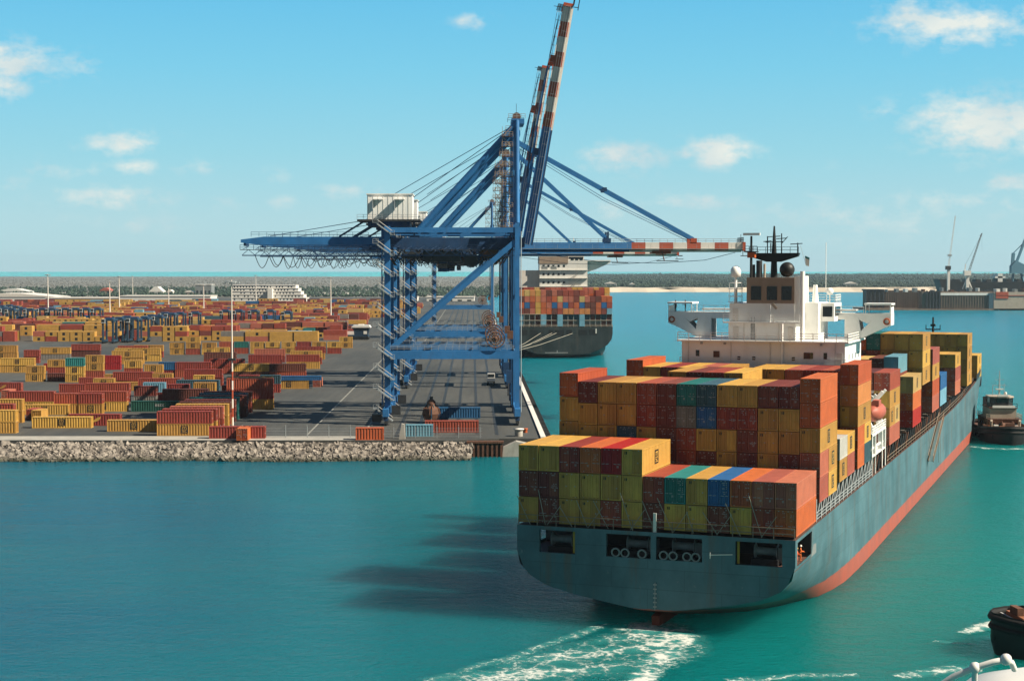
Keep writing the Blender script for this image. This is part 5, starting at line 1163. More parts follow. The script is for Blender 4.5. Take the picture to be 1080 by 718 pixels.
# ================================================================== TUGS
def make_tug(loc, rz, label):
    t = empty('tugboat', loc, rz, label, 'tugboat')
    L = 15; prof = [(-15, .72), (-13.5, .93), (-8, 1), (4, 1), (9, .92), (12, .72), (14, .42), (15, .08)]
    lv = [(-1.5, .72), (0, .86), (1.3, .96), (2.6, 1.0), (3.7, 1.02)]; V = []
    for x, f in prof:
        rise = .9 * max(0, (x + 2) / 17) ** 2
        for sg in (1, -1):
            for z, g in lv: V.append((x * (1 if z > 1 else .97), sg * 5.7 * f * g, z + rise * max(0, z) / 3.7))
    n = 5; F = []
    for i in range(len(prof) - 1):
        for sg in (0, 1):
            for j in range(n - 1): a = i * 2 * n + sg * n + j; c = a + 2 * n; F.append((a, c, c + 1, a + 1))
    for j in range(n - 1): F.append((j, j + 1, n + j + 1, n + j)); e = (len(prof) - 1) * 2 * n; F.append((e + j, e + j + 1, e + n + j + 1, e + n + j))
    b = MB(); b.add(V, F, M['tughull'], True); o = b.build('hull', t); fix_normals(o.data)
    b = MB(); V = []
    for x, f in prof: rise = .9 * max(0, (x + 2) / 17) ** 2; V += [(x * .985, 5.55 * f, 2.7 + rise * .7), (x * .985, -5.55 * f, 2.7 + rise * .7)]
    b.add(V, [(2 * i, 2 * i + 1, 2 * i + 3, 2 * i + 2) for i in range(len(prof) - 1)], M['deck']); b.build('deck', t)
    b = MB(); ring = [(x, 5.95 * f, 3.2 + .9 * max(0, (x + 2) / 17) ** 2) for x, f in prof]; ring += [(x, -y, z) for x, y, z in ring[::-1]]
    b.tube(ring, .36, M['rubber'], 6, True); b.tube([(x, y * .97, z - 1.0) for x, y, z in ring], .3, M['rubber'], 6, True); b.build('fender', t)
    for k in range(-3, 4):
        b = MB(); a = k * .36; b.tube([(14.7 - abs(k) * .9 + .1, k * 1.15 + .5 * math.cos(q * math.pi / 5), 2.0 + .5 * math.sin(q * math.pi / 5)) for q in range(10)], .2, M['rubber'], 5, True); b.build('tyre', t)
    b = MB(); b.box((-6, -3.8, 2.7), (6.5, 3.8, 5.4), M['tugbrown']); b.box((-6.2, -4.0, 5.4), (6.8, 4.0, 5.55), M['deck']); b.box((-4, -3.0, 5.55), (5, 3.0, 7.9), M['cream']); b.box((-4.2, -3.2, 7.9), (5.3, 3.2, 8.05), M['deck']); b.build('deckhouse', t)
    b = MB()
    for y in (-2.6, -1.1, 1.1, 2.6): b.box((6.46, y - .35, 3.9), (6.56, y + .35, 4.6), M['glass'])
    b.box((6.46, -.45, 2.8), (6.56, .45, 4.7), M['tan'])
    for x in (-4, -1.6, .8, 3.2):
        for s in (-1, 1): b.box((x, s * 3.75, 3.9), (x + .8, s * 3.86, 4.6), M['glass'])
    b.build('porthole', t)
    w = MB(); pts = [(3.6, -1.4), (3.6, 1.4), (2.4, 2.6), (-1.6, 2.6), (-2.6, 1.5), (-2.6, -1.5), (-1.6, -2.6), (2.4, -2.6)]
    w.prism([(x, y, 8.05) for x, y in pts[::-1]], (0, 0, 1.0), M['dark']); w.prism([(x * .99, y * .99, 9.05) for x, y in pts[::-1]], (0, 0, 1.25), M['glass']); w.prism([(x * 1.1, y * 1.1, 10.3) for x, y in pts[::-1]], (0, 0, .3), M['cream'])
    for x, y in pts: w.bar((x, y, 9.0), (x, y, 10.35), .2, .2, M['dark'])
    wh = w.build('wheelhouse', t)
    b = MB(); b.tube([(0, 0, 10.6), (0, 0, 16.5)], [.22, .08], M['galv']); b.bar((0, -1.6, 13), (0, 1.6, 13), .12, .12, M['galv']); b.bar((0, -1.1, 14.4), (0, 1.1, 14.4), .1, .1, M['galv']); b.box((-.3, -.9, 12), (.3, .9, 12.25), M['white']); b.tube([(-.8, -1.4, 10.6), (-.8, -1.4, 13)], .06, M['galv']); b.tube([(-.8, 1.3, 10.6), (-.8, 1.3, 13.5)], .06, M['galv']); b.build('mast', t)
    for s in (-1, 1):
        b = MB(); b.box((-5.4, s * 2.2 - .6, 5.5), (-4, s * 2.2 + .6, 10), M['dark']); b.build('funnel', t)
    b = MB(); b.box((10.9, -2.2, 3.2), (12.6, 2.2, 4.3), M['tugbrown']); b.box((12.0, -1.0, 4.3), (12.7, 1.0, 5.1), M['rust']); b.build('windlass', t)
    b = MB(); b.box((8, -1.4, 3.0), (10.4, 1.4, 3.5), M['dark']); b.lathe([(.2, -1.3), (1.0, -1.3), (1.0, -1.15), (.6, -1.1), (.6, 1.1), (1.0, 1.15), (1.0, 1.3), (.2, 1.3)], (9.2, 0, 4.3), M['rust'], 14, 'Y'); b.bar((11.5, -.6, 3.2), (11.5, -.6, 4.8), .3, .3, M['dark']); b.bar((11.5, .6, 3.2), (11.5, .6, 4.8), .3, .3, M['dark']); b.build('bow_winch', t)
    b = MB(); b.rail([(6.6, -3.9, 5.55), (6.6, 3.9, 5.55)], 1, M['cream'], .05, 1, 2); b.rail([(5.2, -3.1, 8.05), (5.2, 3.1, 8.05)], 1, M['dark'], .05, 1, 2)
    for s in (-1, 1): b.rail([(6.6, s * 3.9, 5.55), (-6, s * 3.9, 5.55)], 1, M['cream'], .05, 1.5, 2)
    for y, z in ((-4.6, 3.2), (4.5, 3.4)): b.ball((7.4, y, z + .3), .5, M['orange'])
    b.build('rail', t)
    b = MB()
    for y in (-4.7, -2.2, 2.3, 4.6): b.box((6.9, y - .5, 2.9), (8.0, y + .5, 3.9 + .4 * abs(math.sin(y))), M['white'] if abs(y) < 3 else M['rust'])
    for y in (-3.3, 3.2): b.tube([(7.4, y, 2.9), (7.4, y, 5.0), (7.9, y, 5.3)], .3, M['cream'], 8)
    b.build('deck_locker', t)
    b = MB(); b.box((5.0, -2.6, 8.05), (5.4, 2.6, 8.6), M['white']); b.box((3.7, -1.2, 10.6), (4.1, 1.2, 11.1), M['white']); b.lathe([(.1, 0), (.32, .1), (.3, .6), (.02, .8)], (-1.5, 1.8, 10.6), M['white'], 10); b.build('searchlight', t)
    for s in (-1, 1):
        for k in range(5): b = MB(); a = -8 + k * 3.6; b.tube([(a + .55 * math.cos(q * math.pi / 5), s * 5.95, 2.0 + .55 * math.sin(q * math.pi / 5)) for q in range(10)], .2, M['rubber'], 5, True); b.build('tyre', t)
    b = MB(); b.box((13.1, -2.2, 4.06), (13.3, 2.2, 4.1), M['mark']); b.build('bow_stripe', t)
    return t
tug = make_tug((116.5, 389, -.2), R(-95), "black hulled tug with tan and white deckhouse facing the viewer at the big ship's bow")
t2 = copy_tree(tug); t2.location = (65.5, 171.8, -.1); t2.rotation_euler = (0, 0, math.pi + R(6)); t2['label'] = 'black tug bow with rubber fenders, cut off at the lower right edge'

# ================================================================== WAKE AND FOAM
def foam_patch(name, pts_w, cover_fn, label, nx=60, ny=30):
    """pts_w: centre line points (X, Y, half width)"""
    V, F, C = [], [], []
    P = [Vector((p[0], p[1])) for p in pts_w]; Wd = [p[2] for p in pts_w]; K = len(P)
    for i in range(nx + 1):
        t = i / nx * (K - 1); k = min(int(t), K - 2); f = t - k
        c = P[k].lerp(P[k + 1], f); w = Wd[k] + (Wd[k + 1] - Wd[k]) * f
        dd = (P[k + 1] - P[k]).normalized()
        if 0 < k and f < .5: dd = (dd * (.5 + f) + (P[k] - P[k - 1]).normalized() * (.5 - f)).normalized()
        if k < K - 2 and f > .5: dd = (dd * (1.5 - f) + (P[k + 2] - P[k + 1]).normalized() * (f - .5)).normalized()
        nn = Vector((-dd.y, dd.x))
        for j in range(ny + 1):
            s = j / ny * 2 - 1; q = c + nn * w * s; V.append((q.x, q.y, .05 + .12 * cover_fn(i / nx, s))); C.append(cover_fn(i / nx, s))
    for i in range(nx):
        for j in range(ny): a = i * (ny + 1) + j; F.append((a, a + 1, a + ny + 2, a + ny + 1))
    me = bpy.data.meshes.new(name); me.from_pydata(V, [], F); me.materials.append(M['foam'])
    at_ = me.attributes.new('cover', 'FLOAT', 'POINT'); at_.data.foreach_set('value', C)
    o = bpy.data.objects.new(name, me); COL.objects.link(o); return tag(o, label, 'foam', kind='stuff')
def G2(px, py, w): g = ground(px, py, 0); return (g.x, g.y, w)
edge2 = lambda s: max(0, 1 - s * s) ** .7
edge = lambda s: max(0, 1 - abs(s) ** 3)
foam_patch('wake_foam', [G2(648, 657, 3.4), G2(690, 664, 5.8), G2(682, 682, 8.2), G2(622, 700, 9.2), G2(555, 716, 9), G2(500, 730, 9), G2(440, 750, 9)], lambda t, s: edge2(s) * min(1, t / .10) * (.42 + .26 * (1 - t) ** 2 + .16 * math.sin(t * 17 + 2.5 * s) * math.sin(s * 5.1 + t * 9)) , 'white churned wake behind the big ship', 120, 40)
foam_patch('wake_crest', [G2(652, 658, .8), G2(632, 660, 1.3), G2(606, 671, 1.5), G2(572, 681, 1.3), G2(545, 693, 1.7), G2(512, 700, 1.5), G2(484, 711, 1.8), G2(455, 717, 1.5), G2(430, 728, 1.5)], lambda t, s: (1 - s * s) * (.46 - .12 * t), 'thin white crest along the left edge of the wake', 90, 8)
foam_patch('wake_swirl', [G2(690, 661, 1.6), G2(716, 666, 1.6), G2(724, 675, 1.6), G2(712, 685, 2.0), G2(695, 695, 2.4), G2(680, 712, 2.2), G2(668, 730, 2)], lambda t, s: (1 - s * s) * min(1, t / .15) * (.62 + .14 * math.sin(t * 23)), 'bright swirl of foam under the stern', 60, 12)
foam_patch('bow_foam', [G2(1084, 646, 1.4), G2(1060, 655, 1.9), G2(1040, 661, 2.0), G2(1014, 668, 1.3)], lambda t, s: (1 - s * s) * .62, 'white foam beside the corner tug', 40, 10)
foam_patch('rip_foam', [G2(985, 676, 1), G2(1012, 679, .8), G2(1030, 680, .5)], lambda t, s: (1 - s * s) * .4, 'thin streak of foam left of the corner tug', 30, 8)
foam_patch('hull_foam', [G2(1036, 708, 2.2), G2(1010, 706, 2.6), G2(975, 710, 2.2), G2(945, 714, 1.4)], lambda t, s: (1 - s * s) * .48, 'broken foam at the bottom right', 40, 12)
foam_patch('side_foam', [G2(770, 720, 2.2), G2(840, 713, 1.8), G2(905, 712, 1.0)], lambda t, s: (1 - s * s) * .42, 'broken foam at the bottom centre right', 40, 12)
foam_patch('tug_foam', [G2(1024, 471, 1.6), G2(1040, 473, 2.2), G2(1062, 474, 2.6), G2(1085, 473, 2.4)], lambda t, s: (1 - s * s) * .5, 'white water under the tug at the bow', 40, 10)

# ================================================================== YARD GEAR
# tall lamp masts
def lamp_mast(x, y, h, label, banded=False, r=.45):
    o = empty('lamp_mast', (x, y, TZ), 0, label, 'lamp mast')
    b = MB(); seg = 16
    for k in range(seg):
        mt = M['cwhite']
        if banded and k < 7: mt = M['red'] if k % 2 else M['cwhite']
        z0, z1 = h * k / seg, h * (k + 1) / seg; q0, q1 = r * (1 - .6 * k / seg), r * (1 - .6 * (k + 1) / seg); b.tube([(0, 0, z0), (0, 0, z1)], [q0, q1], mt, 8)
    b.build('pole', o)
    b = MB(); b.lathe([(.1, 0), (1.3, 0), (1.3, .25), (.1, .25)], (0, 0, h - .6), M['galv'], 10, 'Z', False)
    for k in range(6): t = k * math.pi / 3; b.box((1.5 * math.cos(t) - .35, 1.5 * math.sin(t) - .35, h - .9), (1.5 * math.cos(t) + .35, 1.5 * math.sin(t) + .35, h - .45), M['galv'])
    b.build('lamp_head', o)
    if banded:
        b = MB(); b.box((-.8, -.5, h * .45), (.8, .5, h * .45 + .5), M['dark']); b.build('bracket', o)
    return o
lamp_mast(-66.0, 384, 34.5, 'tall lamp mast with red and white bands on its lower half', True, .26)
for px, pyb, pt_, lab in ((51, 345, 289, 'slim lamp mast left of the leftmost carriers'), (116, 340, 296, 'slim lamp mast above the large carrier group'), (126, 334, 291, 'slim lamp mast just right of the one over the carriers'), (178, 331, 302, 'slim lamp mast left of the pale houses'), (215, 336, 300, 'slim lamp mast by the dome roofed house'), (270, 322, 290, 'slim lamp mast in front of the terraced white building'), (349, 338, 292, 'slim lamp mast right of the terraced building'), (140, 312, 291, 'slim lamp mast over the long white warehouse')):
    g = ground(px, pyb, TZ); h = (pyb - pt_) * g.y / FPX; lamp_mast(g.x, g.y, h, lab, False, .55)
# straddle carriers
def make_carrier():
    o = empty('straddle_carrier', (0, 0, TZ), 0, 'dark blue straddle carrier', 'straddle carrier', 'straddle carriers parked across the yard')
    m = M['straddle']
    for s in (-1, 1):
        b = MB()
        for y in (-4, 4): b.box((s * 2.1, y - .5, 1.2), (s * 2.9, y + .5, 11.2), m)
        b.box((s * 2.0, -5.2, .9), (s * 3.0, 5.2, 1.8), m); b.box((s * 1.9, -5, 11.2), (s * 3.0, 5, 12.2), m); b.build('side_frame', o)
        for y in (-4.4, -1.6, 1.6, 4.4): b = MB(); b.lathe([(.01, -.3), (.75, -.3), (.75, .3), (.01, .3)], (s * 2.5, y, .75), M['rubber'], 10, 'X', False); b.build('wheel', o)
    b = MB(); b.box((-1.9, -4.6, 11.3), (1.9, -3.6, 12.1), m); b.box((-1.9, 3.6, 11.3), (1.9, 4.6, 12.1), m); b.box((-1.9, -2.2, 11.5), (1.9, 2.2, 12.9), M['craned']); b.build('top_frame', o)
    b = MB(); b.box((-3.0, -5.6, 10.2), (-1.2, -4.0, 12.3), M['galv']); b.box((-2.9, -5.66, 10.9), (-1.3, -5.58, 12), M['glass']); b.build('operator_cab', o)
    return o
car = make_carrier(); first = True
groups = [('left group', [(2, 342), (10, 341), (17, 343), (-3, 344), (6, 346), (13, 347), (24, 346), (32, 347), (45, 346), (55, 346)]), ('second group', [(69, 346), (80, 346), (91, 346), (103, 346)]),
          ('large middle group', [(116, 362), (126, 361), (134, 359), (142, 361), (153, 360), (160, 357), (168, 358), (174, 353), (181, 354)]), ('pair right of the middle group', [(190, 353), (206, 352)]), ('right row', [(238, 349), (252, 349), (268, 349), (285, 349), (303, 351)])]
cn = 0
for gname, lst in groups:
    for i, (px, py) in enumerate(sorted(lst)):
        c = car if first else copy_tree(car); first = False
        g = ground(px, py, TZ); c.location = (g.x, g.y, TZ); c.rotation_euler = (0, 0, TROT + rnd.uniform(-.04, .04))
        c['label'] = 'dark blue straddle carrier, %s from the left in the %s' % (ORD[i], gname); cn += 1
# mobile harbour crane with lowered white boom
g = ground(381, 358, TZ); mc = empty('mobile_crane', (g.x, g.y, TZ), 0, 'mobile harbour crane with white roof and its pale boom lowered to the left', 'mobile crane')
b = MB(); b.box((-4, -4, .9), (4, 4, 2.4), M['cab'])
for k in range(6): b.lathe([(.01, -4.2), (.9, -4.2), (.9, 4.2), (.01, 4.2)], (-3.5 + k * 1.4, 0, .9), M['rubber'], 10, 'Y', False)
b.build('chassis', mc); b = MB(); b.prism([(-3.2, -3, 2.4), (3.4, -3, 2.4), (4.4, -3, 5.6), (-4, -3, 5.6)], (0, 6, 0), M['cab']); b.box((1.5, -3.1, 3), (3.3, -3.0, 4.6), M['white']); b.build('turntable', mc)
b = MB(); b.box((-4.4, -3.3, 5.6), (4.6, 3.3, 6.4), M['glass']); b.prism([(-5, -3.6, 6.4), (5.2, -3.6, 6.4), (4.4, -3.6, 7.6), (-4, -3.6, 7.6)], (0, 7.2, 0), M['white']); b.box((-1.5, -1.5, 7.6), (1.5, 1.5, 8.1), M['white']); b.build('cab_roof', mc)
b = MB(); b.bar((-3.6, -2.5, 3.6), (-18, -2.5, 3.9), 1.6, 1.7, M['white']); b.build('boom', mc)
# pickup, grab bucket, perimeter fence, bollard and small gear by the crane
pk = empty('pickup_truck', (ground(467, 431, TZ).x, 412, TZ), 0, 'white double cab pickup parked behind the blue container', 'pickup')
b = MB(); b.prism([(-2.7, -.9, .55), (2.7, -.9, .55), (2.7, -.9, 1.05), (1.6, -.9, 1.15), (-2.7, -.9, 1.15)], (0, 1.8, 0), M['white']); b.build('body', pk)
b = MB(); b.prism([(-.9, -.85, 1.15), (1.5, -.85, 1.15), (.8, -.75, 1.85), (-.7, -.75, 1.85)], (0, 1.6, 0), M['white']); b.build('cabin', pk)
b = MB(); b.box((-.75, -.87, 1.25), (.1, -.8, 1.7), M['glass']); b.box((.2, -.87, 1.25), (1.0, -.8, 1.7), M['glass']); b.build('window', pk)
for x in (-1.7, 1.7):
    for y in (-.85, .85): b = MB(); b.lathe([(.01, -.12), (.38, -.12), (.38, .12), (.01, .12)], (x, y, .38), M['rubber'], 12, 'Y', False); b.build('wheel', pk)
pk.scale = (.9, .9, .9)
pk.location.z = TZ
g = ground(455, 446, TZ)
gb = empty('grab_bucket', (g.x, g.y, TZ), 0, 'rusty orange peel grab bucket standing on the apron left of the red container', 'grab bucket')
b = MB(); b.ball((0, 0, 4.6), 1.15, M['rust'], 10, (1, 1, 1.1)); b.tube([(0, 0, 5.5), (0, 0, 6.4)], .4, M['dark']); b.build('head', gb)
for k in range(6):
    t = k * math.pi / 3; c, s = math.cos(t), math.sin(t); b = MB(); V = []
    for r_, z, w in ((.9, 4.3, .35), (1.9, 3.6, .8), (2.2, 2.3, .9), (1.7, 1.0, .6), (.7, .05, .08)):
        for q in (-1, 1): V += [(c * r_ - s * w * q, s * r_ + c * w * q, z), (c * (r_ - .2) - s * w * q, s * (r_ - .2) + c * w * q, z - .05)]
    b.add(V, [f for i in range(4) for f in ((i * 4, i * 4 + 2, i * 4 + 6, i * 4 + 4), (i * 4 + 1, i * 4 + 5, i * 4 + 7, i * 4 + 3), (i * 4, i * 4 + 4, i * 4 + 5, i * 4 + 1), (i * 4 + 2, i * 4 + 3, i * 4 + 7, i * 4 + 6))], M['rust']); b.bar((c * .4, s * .4, 5.3), (c * 1.9, s * 1.9, 3.3), .22, .22, M['dark']); b.build('claw', gb)
fn = empty('fence', (0, 0, TZ), 0, 'low wire mesh fence with thin posts behind the rock shore', 'fence')
b = MB()
for z in (.3, .9, 1.5, 2.1): b.bar((-64, 357.3, z), (-6.5, 357.3, z), .035, .035, M['galv'])
for k in range(230): x = -64 + k * .25; b.bar((x, 357.3, .1), (x, 357.3, 2.1), .012, .012, M['galv'])
b.build('wire', fn)
for k in range(13): b = MB(); x = -64 + k * 4.75; b.bar((x, 357.3, 0), (x, 357.3, 2.5), .14, .14, M['galv']); b.bar((x, 357.3, 2.5), (x, 356.9, 2.8), .1, .1, M['galv']); b.build('post', fn)
g = ground(423, 463, TZ)
b = MB(); b.prism([(-.5, 0, 0), (.9, 0, 0), (.7, 0, 3.2), (.1, 0, 3.4), (-.1, 0, 2.2)], (0, 1.0, 0), M['concrete']); o = b.build('concrete_post', None, (g.x, g.y, TZ)); tag(o, 'leaning pale concrete post at the rock edge left of the light blue container', 'post')
g = ground(554, 456, TZ); b = MB(); b.lathe([(.5, 0), (.45, .6), (.62, .8), (.62, .95), (.1, 1.0)], (0, 0, 0), M['orange'], 12); o = b.build('bollard', None, (g.x, g.y, TZ)); tag(o, 'orange mooring bollard near the quay corner', 'bollard')
g = ground(547, 458, TZ)
cb_ = empty('crane_pedestal', (g.x, g.y, 0), 0, 'pale concrete and steel pile at the quay corner beside the ship stern', 'pile')
b = MB(); b.tube([(0, -4, -3), (0, -4, 5)], .9, M['concrete'], 12); b.lathe([(.01, 5.3), (1.2, 5.2), (1.2, 5.0), (.9, 5.0)], (0, -4, 0), M['cwhite'], 12); b.build('shaft', cb_)
b = MB(); b.box((-1.2, -5.2, -1), (1.2, -4.6, 1.4), M['rubber']); b.build('fender', cb_)
# terminal tractor under the waterside legs
g = ground(518, 404, TZ); tt = empty('yard_tractor', (g.x, g.y, TZ), R(90), 'white terminal tractor with flat trailer parked by the waterside crane legs', 'tractor')
b = MB(); b.box((-1.2, -1.2, .6), (2.6, 1.2, 1.2), M['dark']); b.box((.8, -1.2, 1.2), (2.5, 1.2, 3.1), M['white']); b.box((.72, -1, 2), (.8, 1, 2.9), M['glass']); b.build('cab', tt)
b = MB(); b.box((-13, -1.25, 1.2), (-.6, 1.25, 1.6), M['dark']); b.build('trailer', tt)
for x in (-12, -10.8, -.6, 2): 
    for y in (-1, 1): b = MB(); b.lathe([(.01, -.2), (.5, -.2), (.5, .2), (.01, .2)], (x, y, .5), M['rubber'], 10, 'Y', False); b.build('wheel', tt)

# ================================================================== FAR BUILDINGS
def house(px0, px1, pyb, pyt, depth, label, wall='white', roof=None, gable=0, wins=0, name='building'):
    a, c = ground(px0, pyb, 3.0), ground(px1, pyb, 3.0); h = (pyb - pyt) * a.y / FPX; w = c.x - a.x
    o = empty(name, (a.x + w / 2, a.y + depth / 2, 2.4), 0, label, 'building')
    b = MB(); b.box((-w / 2, -depth / 2, 0), (w / 2, depth / 2, h * (1 - gable)), M[wall]); b.build('wall', o)
    b = MB(); rm = roof or M['cwhite']
    if gable: b.prism([(-w / 2 - .6, -depth / 2 - .5, h * (1 - gable)), (w / 2 + .6, -depth / 2 - .5, h * (1 - gable)), (w * .12, -depth / 2 - .5, h), (-w * .12, -depth / 2 - .5, h)], (0, depth + 1, 0), rm)
    else: b.box((-w / 2 - .5, -depth / 2 - .5, h), (w / 2 + .5, depth / 2 + .5, h + .8), rm)
    b.build('roof', o)
    if wins:
        for k in range(wins): b = MB(); x = -w / 2 + w * (k + .5) / wins; b.box((x - w / wins * .22, -depth / 2 - .1, h * .2), (x + w / wins * .22, -depth / 2 + .1, h * .2 + h * .3), M['glass']); b.build('window', o)
    return o
house(-40, 60, 318, 309, 60, 'long low white warehouse at the far left edge', wins=0, roof=M['cwhite'], gable=.4, name='warehouse')
house(48, 128, 319, 314, 40, 'low white warehouse behind the left carriers', wins=12, name='warehouse')
house(126, 222, 320, 312, 40, 'longest white warehouse left of the terraced building', wins=16, name='warehouse')
house(105, 117, 311, 303, 20, 'small pink house with pale roof among the trees', 'tan', M['pinkred'], .4, 2, 'house')
house(157, 172, 311, 302, 20, 'white house with steep gable among the trees', 'white', M['white'], .6, 2, 'house'); house(176, 182, 311, 305, 14, 'tiny white cottage right of the steep gabled house', 'white', None, .4, 1, 'house')
house(194, 204, 312, 306, 16, 'pale low house left of the dome roofed one', 'cream', None, .3, 2, 'house'); house(206, 223, 312, 300, 24, 'pale house with dark windows and wide flat roof', 'grey', M['white'], 0, 4, 'house')
house(60, 78, 311, 308, 16, 'long low house with white roof at left', 'cream', M['white'], .3, 3, 'house'); house(-5, 30, 310, 304, 30, 'broad pale roof on the left horizon', 'white', M['white'], .5, 0, 'house')
# terraced white building: stepped right end
a, c = ground(244, 320, 3), ground(323, 320, 3); w = c.x - a.x; tb_ = empty('terraced_building', (a.x, a.y, 2.4), 0, 'large white terraced building with stepped right end and many windows', 'building')
ht = 20 * a.y / FPX; nl = 6
for i in range(nl):
    z0, z1 = ht * i / nl, ht * (i + 1) / nl; x1 = w - max(0, i - 1) * w * .035
    b = MB(); b.box((0 if i < 5 else 2, 0, z0), (x1, 26, z1 - .3), M['white']); b.box((-.3, -.4, z1 - .3), (x1 + .3, 26.3, z1), M['cwhite']); st_ = b.build('storey', tb_)
    b = MB(); nw = 20
    for k in range(nw):
        x = 3 + (x1 - 5) * k / nw
        if rnd.random() < .85: b.box((x, -.08, z0 + .8), (x + 1.4, .1, z0 + 2.2), M['glass'])
    o = b.build('glazing', st_)
b = MB(); b.box((w * .5, -9, 0), (w * .56, 0, ht * .8), M['white']); b.build('stair_wing', tb_)
# masts and boats in a yard at the back, seen between the building and the crane
for k, px in enumerate((336, 342, 347, 353, 360, 366, 372, 379, 386, 393, 400, 408)):
    g = ground(px, 312, 2.4); o = empty('boat', (g.x, g.y, 2.4), 0, 'small laid-up boat, %s from the left behind the yard' % ORD[k], 'boat', 'boats laid up behind the yard')
    b = MB(); L_ = rnd.uniform(4, 7); b.prism([(-L_ * .8, -1.5, .8), (L_ * .7, -1.5, .8), (L_, -1.5, 3), (-L_ * .8, -1.5, 2.7)], (0, 3, 0), M['white'] if k % 3 else M['cab']); b.build('hull', o)
    b = MB(); b.box((-L_ * .4, -1.2, 2.8), (L_ * .4, 1.2, 5), M['white'] if k % 2 else M['grey']); b.build('cabin', o)
    b = MB(); b.tube([(0, 0, 5), (0, 0, 7 + 3 * rnd.random())], .15, M['galv'], 5); b.build('mast', o)
for px0, px1, lab in ((412, 440, 'low white shed behind the crane legs'), (450, 500, 'long white shed seen under the crane girder')): house(px0, px1, 318, 313, 30, lab, 'white', None, 0, 5, 'shed')
# far right shore
def fshed(px0, px1, pyb, pyt, lab):
    D = 3060; a = at(px0, pyb, D); c = at(px1, pyt, D); o = empty('house', ((a.x + c.x) / 2, D, 6.2), 0, lab, 'building'); h = c.z - 6.2; w = c.x - a.x
    b = MB(); b.box((-w / 2, -10, 0), (w / 2, 10, h * .65), M['white']); b.build('wall', o); b = MB(); b.prism([(-w / 2 - 1, -11, h * .65), (w / 2 + 1, -11, h * .65), (0, -11, h)], (0, 22, 0), M['cwhite']); b.build('roof', o)
fshed(891, 903, 302, 297, 'white house on the far beach left of the dry dock'); fshed(638, 650, 302, 297, 'white house on the far beach right of the moored ship'); fshed(664, 669, 301, 298, 'tiny white hut on the far beach')
# floating dry dock
dd = empty('floating_dock', (0, 0, 0), 0, 'brown steel floating dry dock with a white end section at right', 'dry dock')
def P(px, D): return (px - 540) / FPX * D
D0 = 1640
b = MB(); b.box((P(913, D0), D0, -1), (P(971, D0), D0 + 14, 19.5), M['dock']); b.build('wing_wall', dd)
b = MB()
for k in range(5): x = P(913, D0) + k * 4.2; b.box((x, D0 - 1.5, 1), (x + 1.6, D0, 20.5), M['dark'])
b.box((P(912, D0), D0 - 2, 19), (P(931, D0), D0 + 15, 20.5), M['dark']); b.build('tower_frame', dd)
b = MB()
for k in range(16): x = P(932, D0) + k * 2.3; b.box((x, D0 - .5, 1), (x + .5, D0, 19), M['dock'])
b.build('rib', dd); b = MB()
for k in range(20): x = P(986, D0) + k * 2.6; b.box((x, D0 - 24.5, 1), (x + .5, D0 - 24, 14.6), M['dock'])
b.build('rib', dd)
b = MB(); b.box((P(966, D0), D0 - 24, -1), (P(1040, D0), D0 - 10, 18.5), M['dock']); b.build('wing_wall', dd)
b = MB(); b.box((P(984, D0), D0 - 24.6, 14.8), (P(1036, D0), D0 - 24, 17.2), M['white']); b.build('stripe', dd)
b = MB()
for k in range(5): x = P(970, D0) + k * 3.2; b.box((x, D0 - 25.6, .5), (x + 1.4, D0 - 24, 19.4), M['dark'])
b.build('tower_frame', dd)
b = MB(); b.box((P(1040, D0), D0 - 26, -1), (P(1110, D0), D0 - 8, 17.8), M['cream']); b.box((P(1035, D0), D0 - 25.8, -1), (P(1040, D0), D0 - 9, 17), cmat('N')); b.build('end_section', dd)
b = MB(); b.box((P(1042, D0), D0 - 26.5, 11.5), (P(1055, D0), D0 - 26, 18.2), M['red']); b.box((P(1042, D0), D0 - 26.5, 14.2), (P(1078, D0), D0 - 26.1, 14.8), M['red']); b.build('red_panel', dd)
b = MB(); b.box((P(908, D0), D0 - 26, -1), (P(1110, D0), D0 + 40, 1.6), M['dock'])
for k in range(16): x = P(930 + k * 9.5, D0); b.box((x, D0 - 22, 18), (x + rnd.uniform(1, 4), D0 - 12, 19 + rnd.uniform(.5, 3.5)), rnd.choice((M['white'], M['grey'], M['dark'], M['rust'])))
b.build('pontoon', dd)
